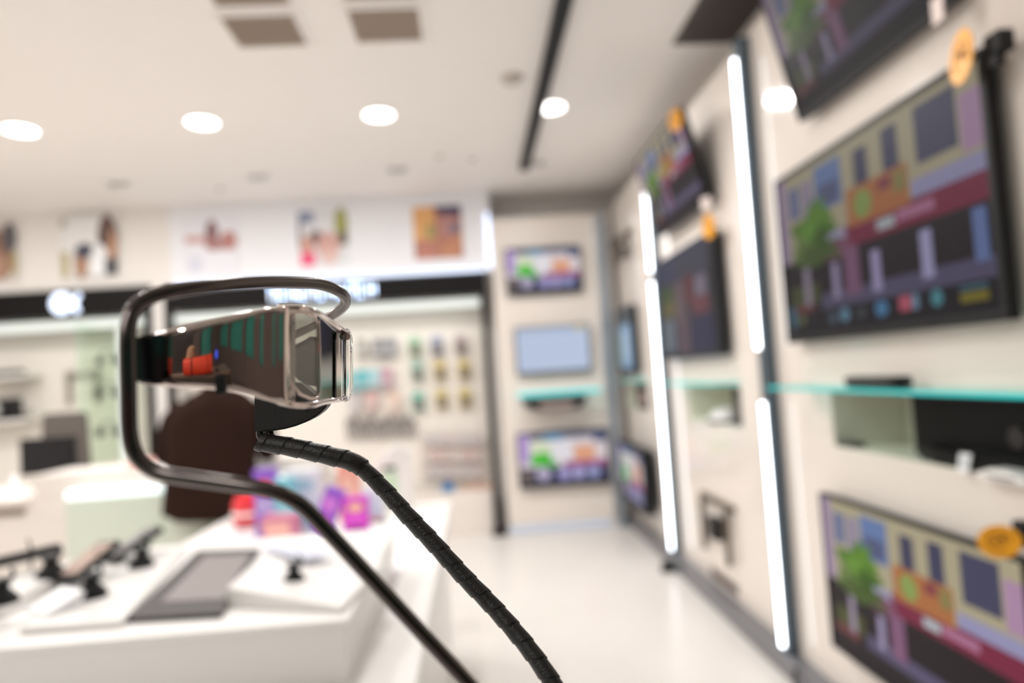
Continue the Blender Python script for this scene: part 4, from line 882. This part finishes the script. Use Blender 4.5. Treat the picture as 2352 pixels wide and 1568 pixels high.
TB = [(330, 776, 880, .300, .0035), (360, 765, 887, .301, .004), (440, 744, 891, .304, .005), (520, 725, 896, .309, .006), (600, 709, 911, .318, .0065), (640, 703, 927, .326, .007), (668, 702, 934, .333, .0075)]
bm = bmesh.new(); rings = []
for i in range(36):
    x = 330+(668-330)*i/35; q = [interp(TB, max(330, min(668, x+k*9))) for k in range(-4, 5)]; tp, bt, d, th = [sum(v)/9 for v in zip(*q)]; rings.append(superring(bm, deep(x, tp, d+.004), deep(x, bt, d+.004), th, GO))
skin_rings(bm, rings); finish('temple_band', bm, M['chrome'], t, smooth=True, angle=80)
# lens housing: chrome ring frame around a clear pane, dark shell, clear end piece
def rrect(x0, y0, x1, y1, r, n=6):
    out = []
    for cx, cy, a0 in ((x1-r, y0+r, -90), (x1-r, y1-r, 0), (x0+r, y1-r, 90), (x0+r, y0+r, 180)):
        for k in range(n+1):
            a = R(a0+90*k/n); out.append((cx+r*math.cos(a), cy+r*math.sin(a)))
    return out
def dlens(x, tbl=((650, .330), (735, .352), (790, .395), (812, .412))): return interp([(a, b) for a, b in tbl], x)[0]
def warp(pts, dd=0): return [deep(x, y, dlens(x)+dd) for x, y in pts]
# top rail sloping back to the right, and bottom rail
rail = catmull([deep(640, 708, .330), deep(690, 708, .338), deep(722, 716, .350), (deep(748, 731, .366)), deep(775, 750, .384), deep(796, 764, .402)], 8)
bm = bmesh.new(); tube(bm, [p-GO for p in rail], [.0020-.0004*i/40 for i in range(len(rail))], 16); finish('top_rail', bm, M['chrome'], t, smooth=True)
rail = catmull([deep(640, 922, .330), deep(680, 930, .338), deep(715, 930, .350), deep(745, 922, .366), deep(775, 918, .384), deep(792, 914, .402)], 8)
bm = bmesh.new(); tube(bm, [p-GO for p in rail], .0016, 16); finish('bottom_rail', bm, M['chrome'], t, smooth=True)
# pane (solid, 1.2 mm)
po = [(658, 722), (670, 716), (700, 718), (722, 728), (731, 742), (733, 800), (733, 900), (728, 914), (712, 915), (690, 905), (672, 885), (662, 860), (658, 820)]
bm = bmesh.new(); A = [bm.verts.new(q-GO) for q in warp(po)]; B = [bm.verts.new(v.co+FW*.0014) for v in A]
bm.faces.new(A); bm.faces.new(B[::-1])
for i in range(len(A)): bm.faces.new((A[i], A[(i+1) % len(A)], B[(i+1) % len(A)], B[i]))
bmesh.ops.recalc_face_normals(bm, faces=bm.faces[:]); finish('lens', bm, pane_mat('smoky_lens', (.85, .85, .85), (.62, .62, .58), .10), t)
bm = bmesh.new(); edge = warp(po+[po[0]], -.0006); tube(bm, [p-GO for p in edge], .0009, 10, caps=False); finish('lens_rim', bm, M['chrome'], t, smooth=True)
io = [(664, 806), (690, 792), (712, 780), (729, 779), (731, 840), (730, 888), (706, 884), (684, 872), (668, 850)]
plate('inner_lens', io, .372, .3725, pane_mat('dark_inner_pane', (.5, .55, .6), (.26, .27, .28), .05), t, GO, bev=0)
bm = bmesh.new(); tube(bm, [deep(664, 803, .371)-GO, deep(700, 786, .371)-GO, deep(713, 777, .371)-GO, deep(730, 778, .371)-GO], .0012, 8); finish('inner_frame', bm, M['blackgl'], t, smooth=True)
# dark side shell
bm = bmesh.new(); rings = []
for i in range(14):
    x = 731+(790-731)*i/13; u = i/13; tp = 722+(760-722)*u; bt = 920-4*u
    d = dlens(x); rings.append(superring(bm, deep(x, tp, d+.004), deep(x, bt, d+.004), .0035, GO, 24, .3))
skin_rings(bm, rings); finish('side_shell', bm, mat('smoked_gloss_shell', (.020, .018, .018), .06, spec=.8, coat=.6), t, smooth=True, angle=80)
bm = bmesh.new(); rings = []
for i in range(6):
    x = 774+2.2*i; rings.append(superring(bm, deep(x, 757+i*1.5, dlens(x)-.0002), deep(x, 918-i*.4, dlens(x)-.0002), .0012, GO, 20, .3))
skin_rings(bm, rings); finish('chrome_strip', bm, M['chrome'], t, smooth=True, angle=80)
bm = bmesh.new(); rings = []
for x, tp, bt in ((785, 764, 916), (789, 757, 921), (795, 754, 922), (801, 756, 919), (805, 762, 910), (807, 772, 896)):
    rings.append(superring(bm, deep(x, tp, .398+(x-785)*.0006), deep(x, bt, .398+(x-785)*.0006), .0045, GO, 28, .35))
skin_rings(bm, rings); finish('clear_end_piece', bm, mat('clear_acrylic', (.95, .93, .92), .02, trans=1, ior=1.49), t, smooth=True, angle=80)
bm = bmesh.new(); disc(bm, (0, 0, 0), .0022, .003, 20, axis='y'); o = finish('hinge_screw', bm, M['chrome'], t, smooth=True, angle=40); o.location = deep(796, 772, .396)-GO
# dark end cap joining the band to the wire
plate('end_cap', [(297, 778), (330, 768), (352, 766), (352, 884), (330, 882), (297, 872)], .290, .300, M['blackgl'], t, GO)
bm = bmesh.new(); box(bm, -.002, .002, -.002, .002, -.004, .004, .0005); o = finish('band_notch', bm, M['black'], t); o.location = deep(508, 884, .303)-GO
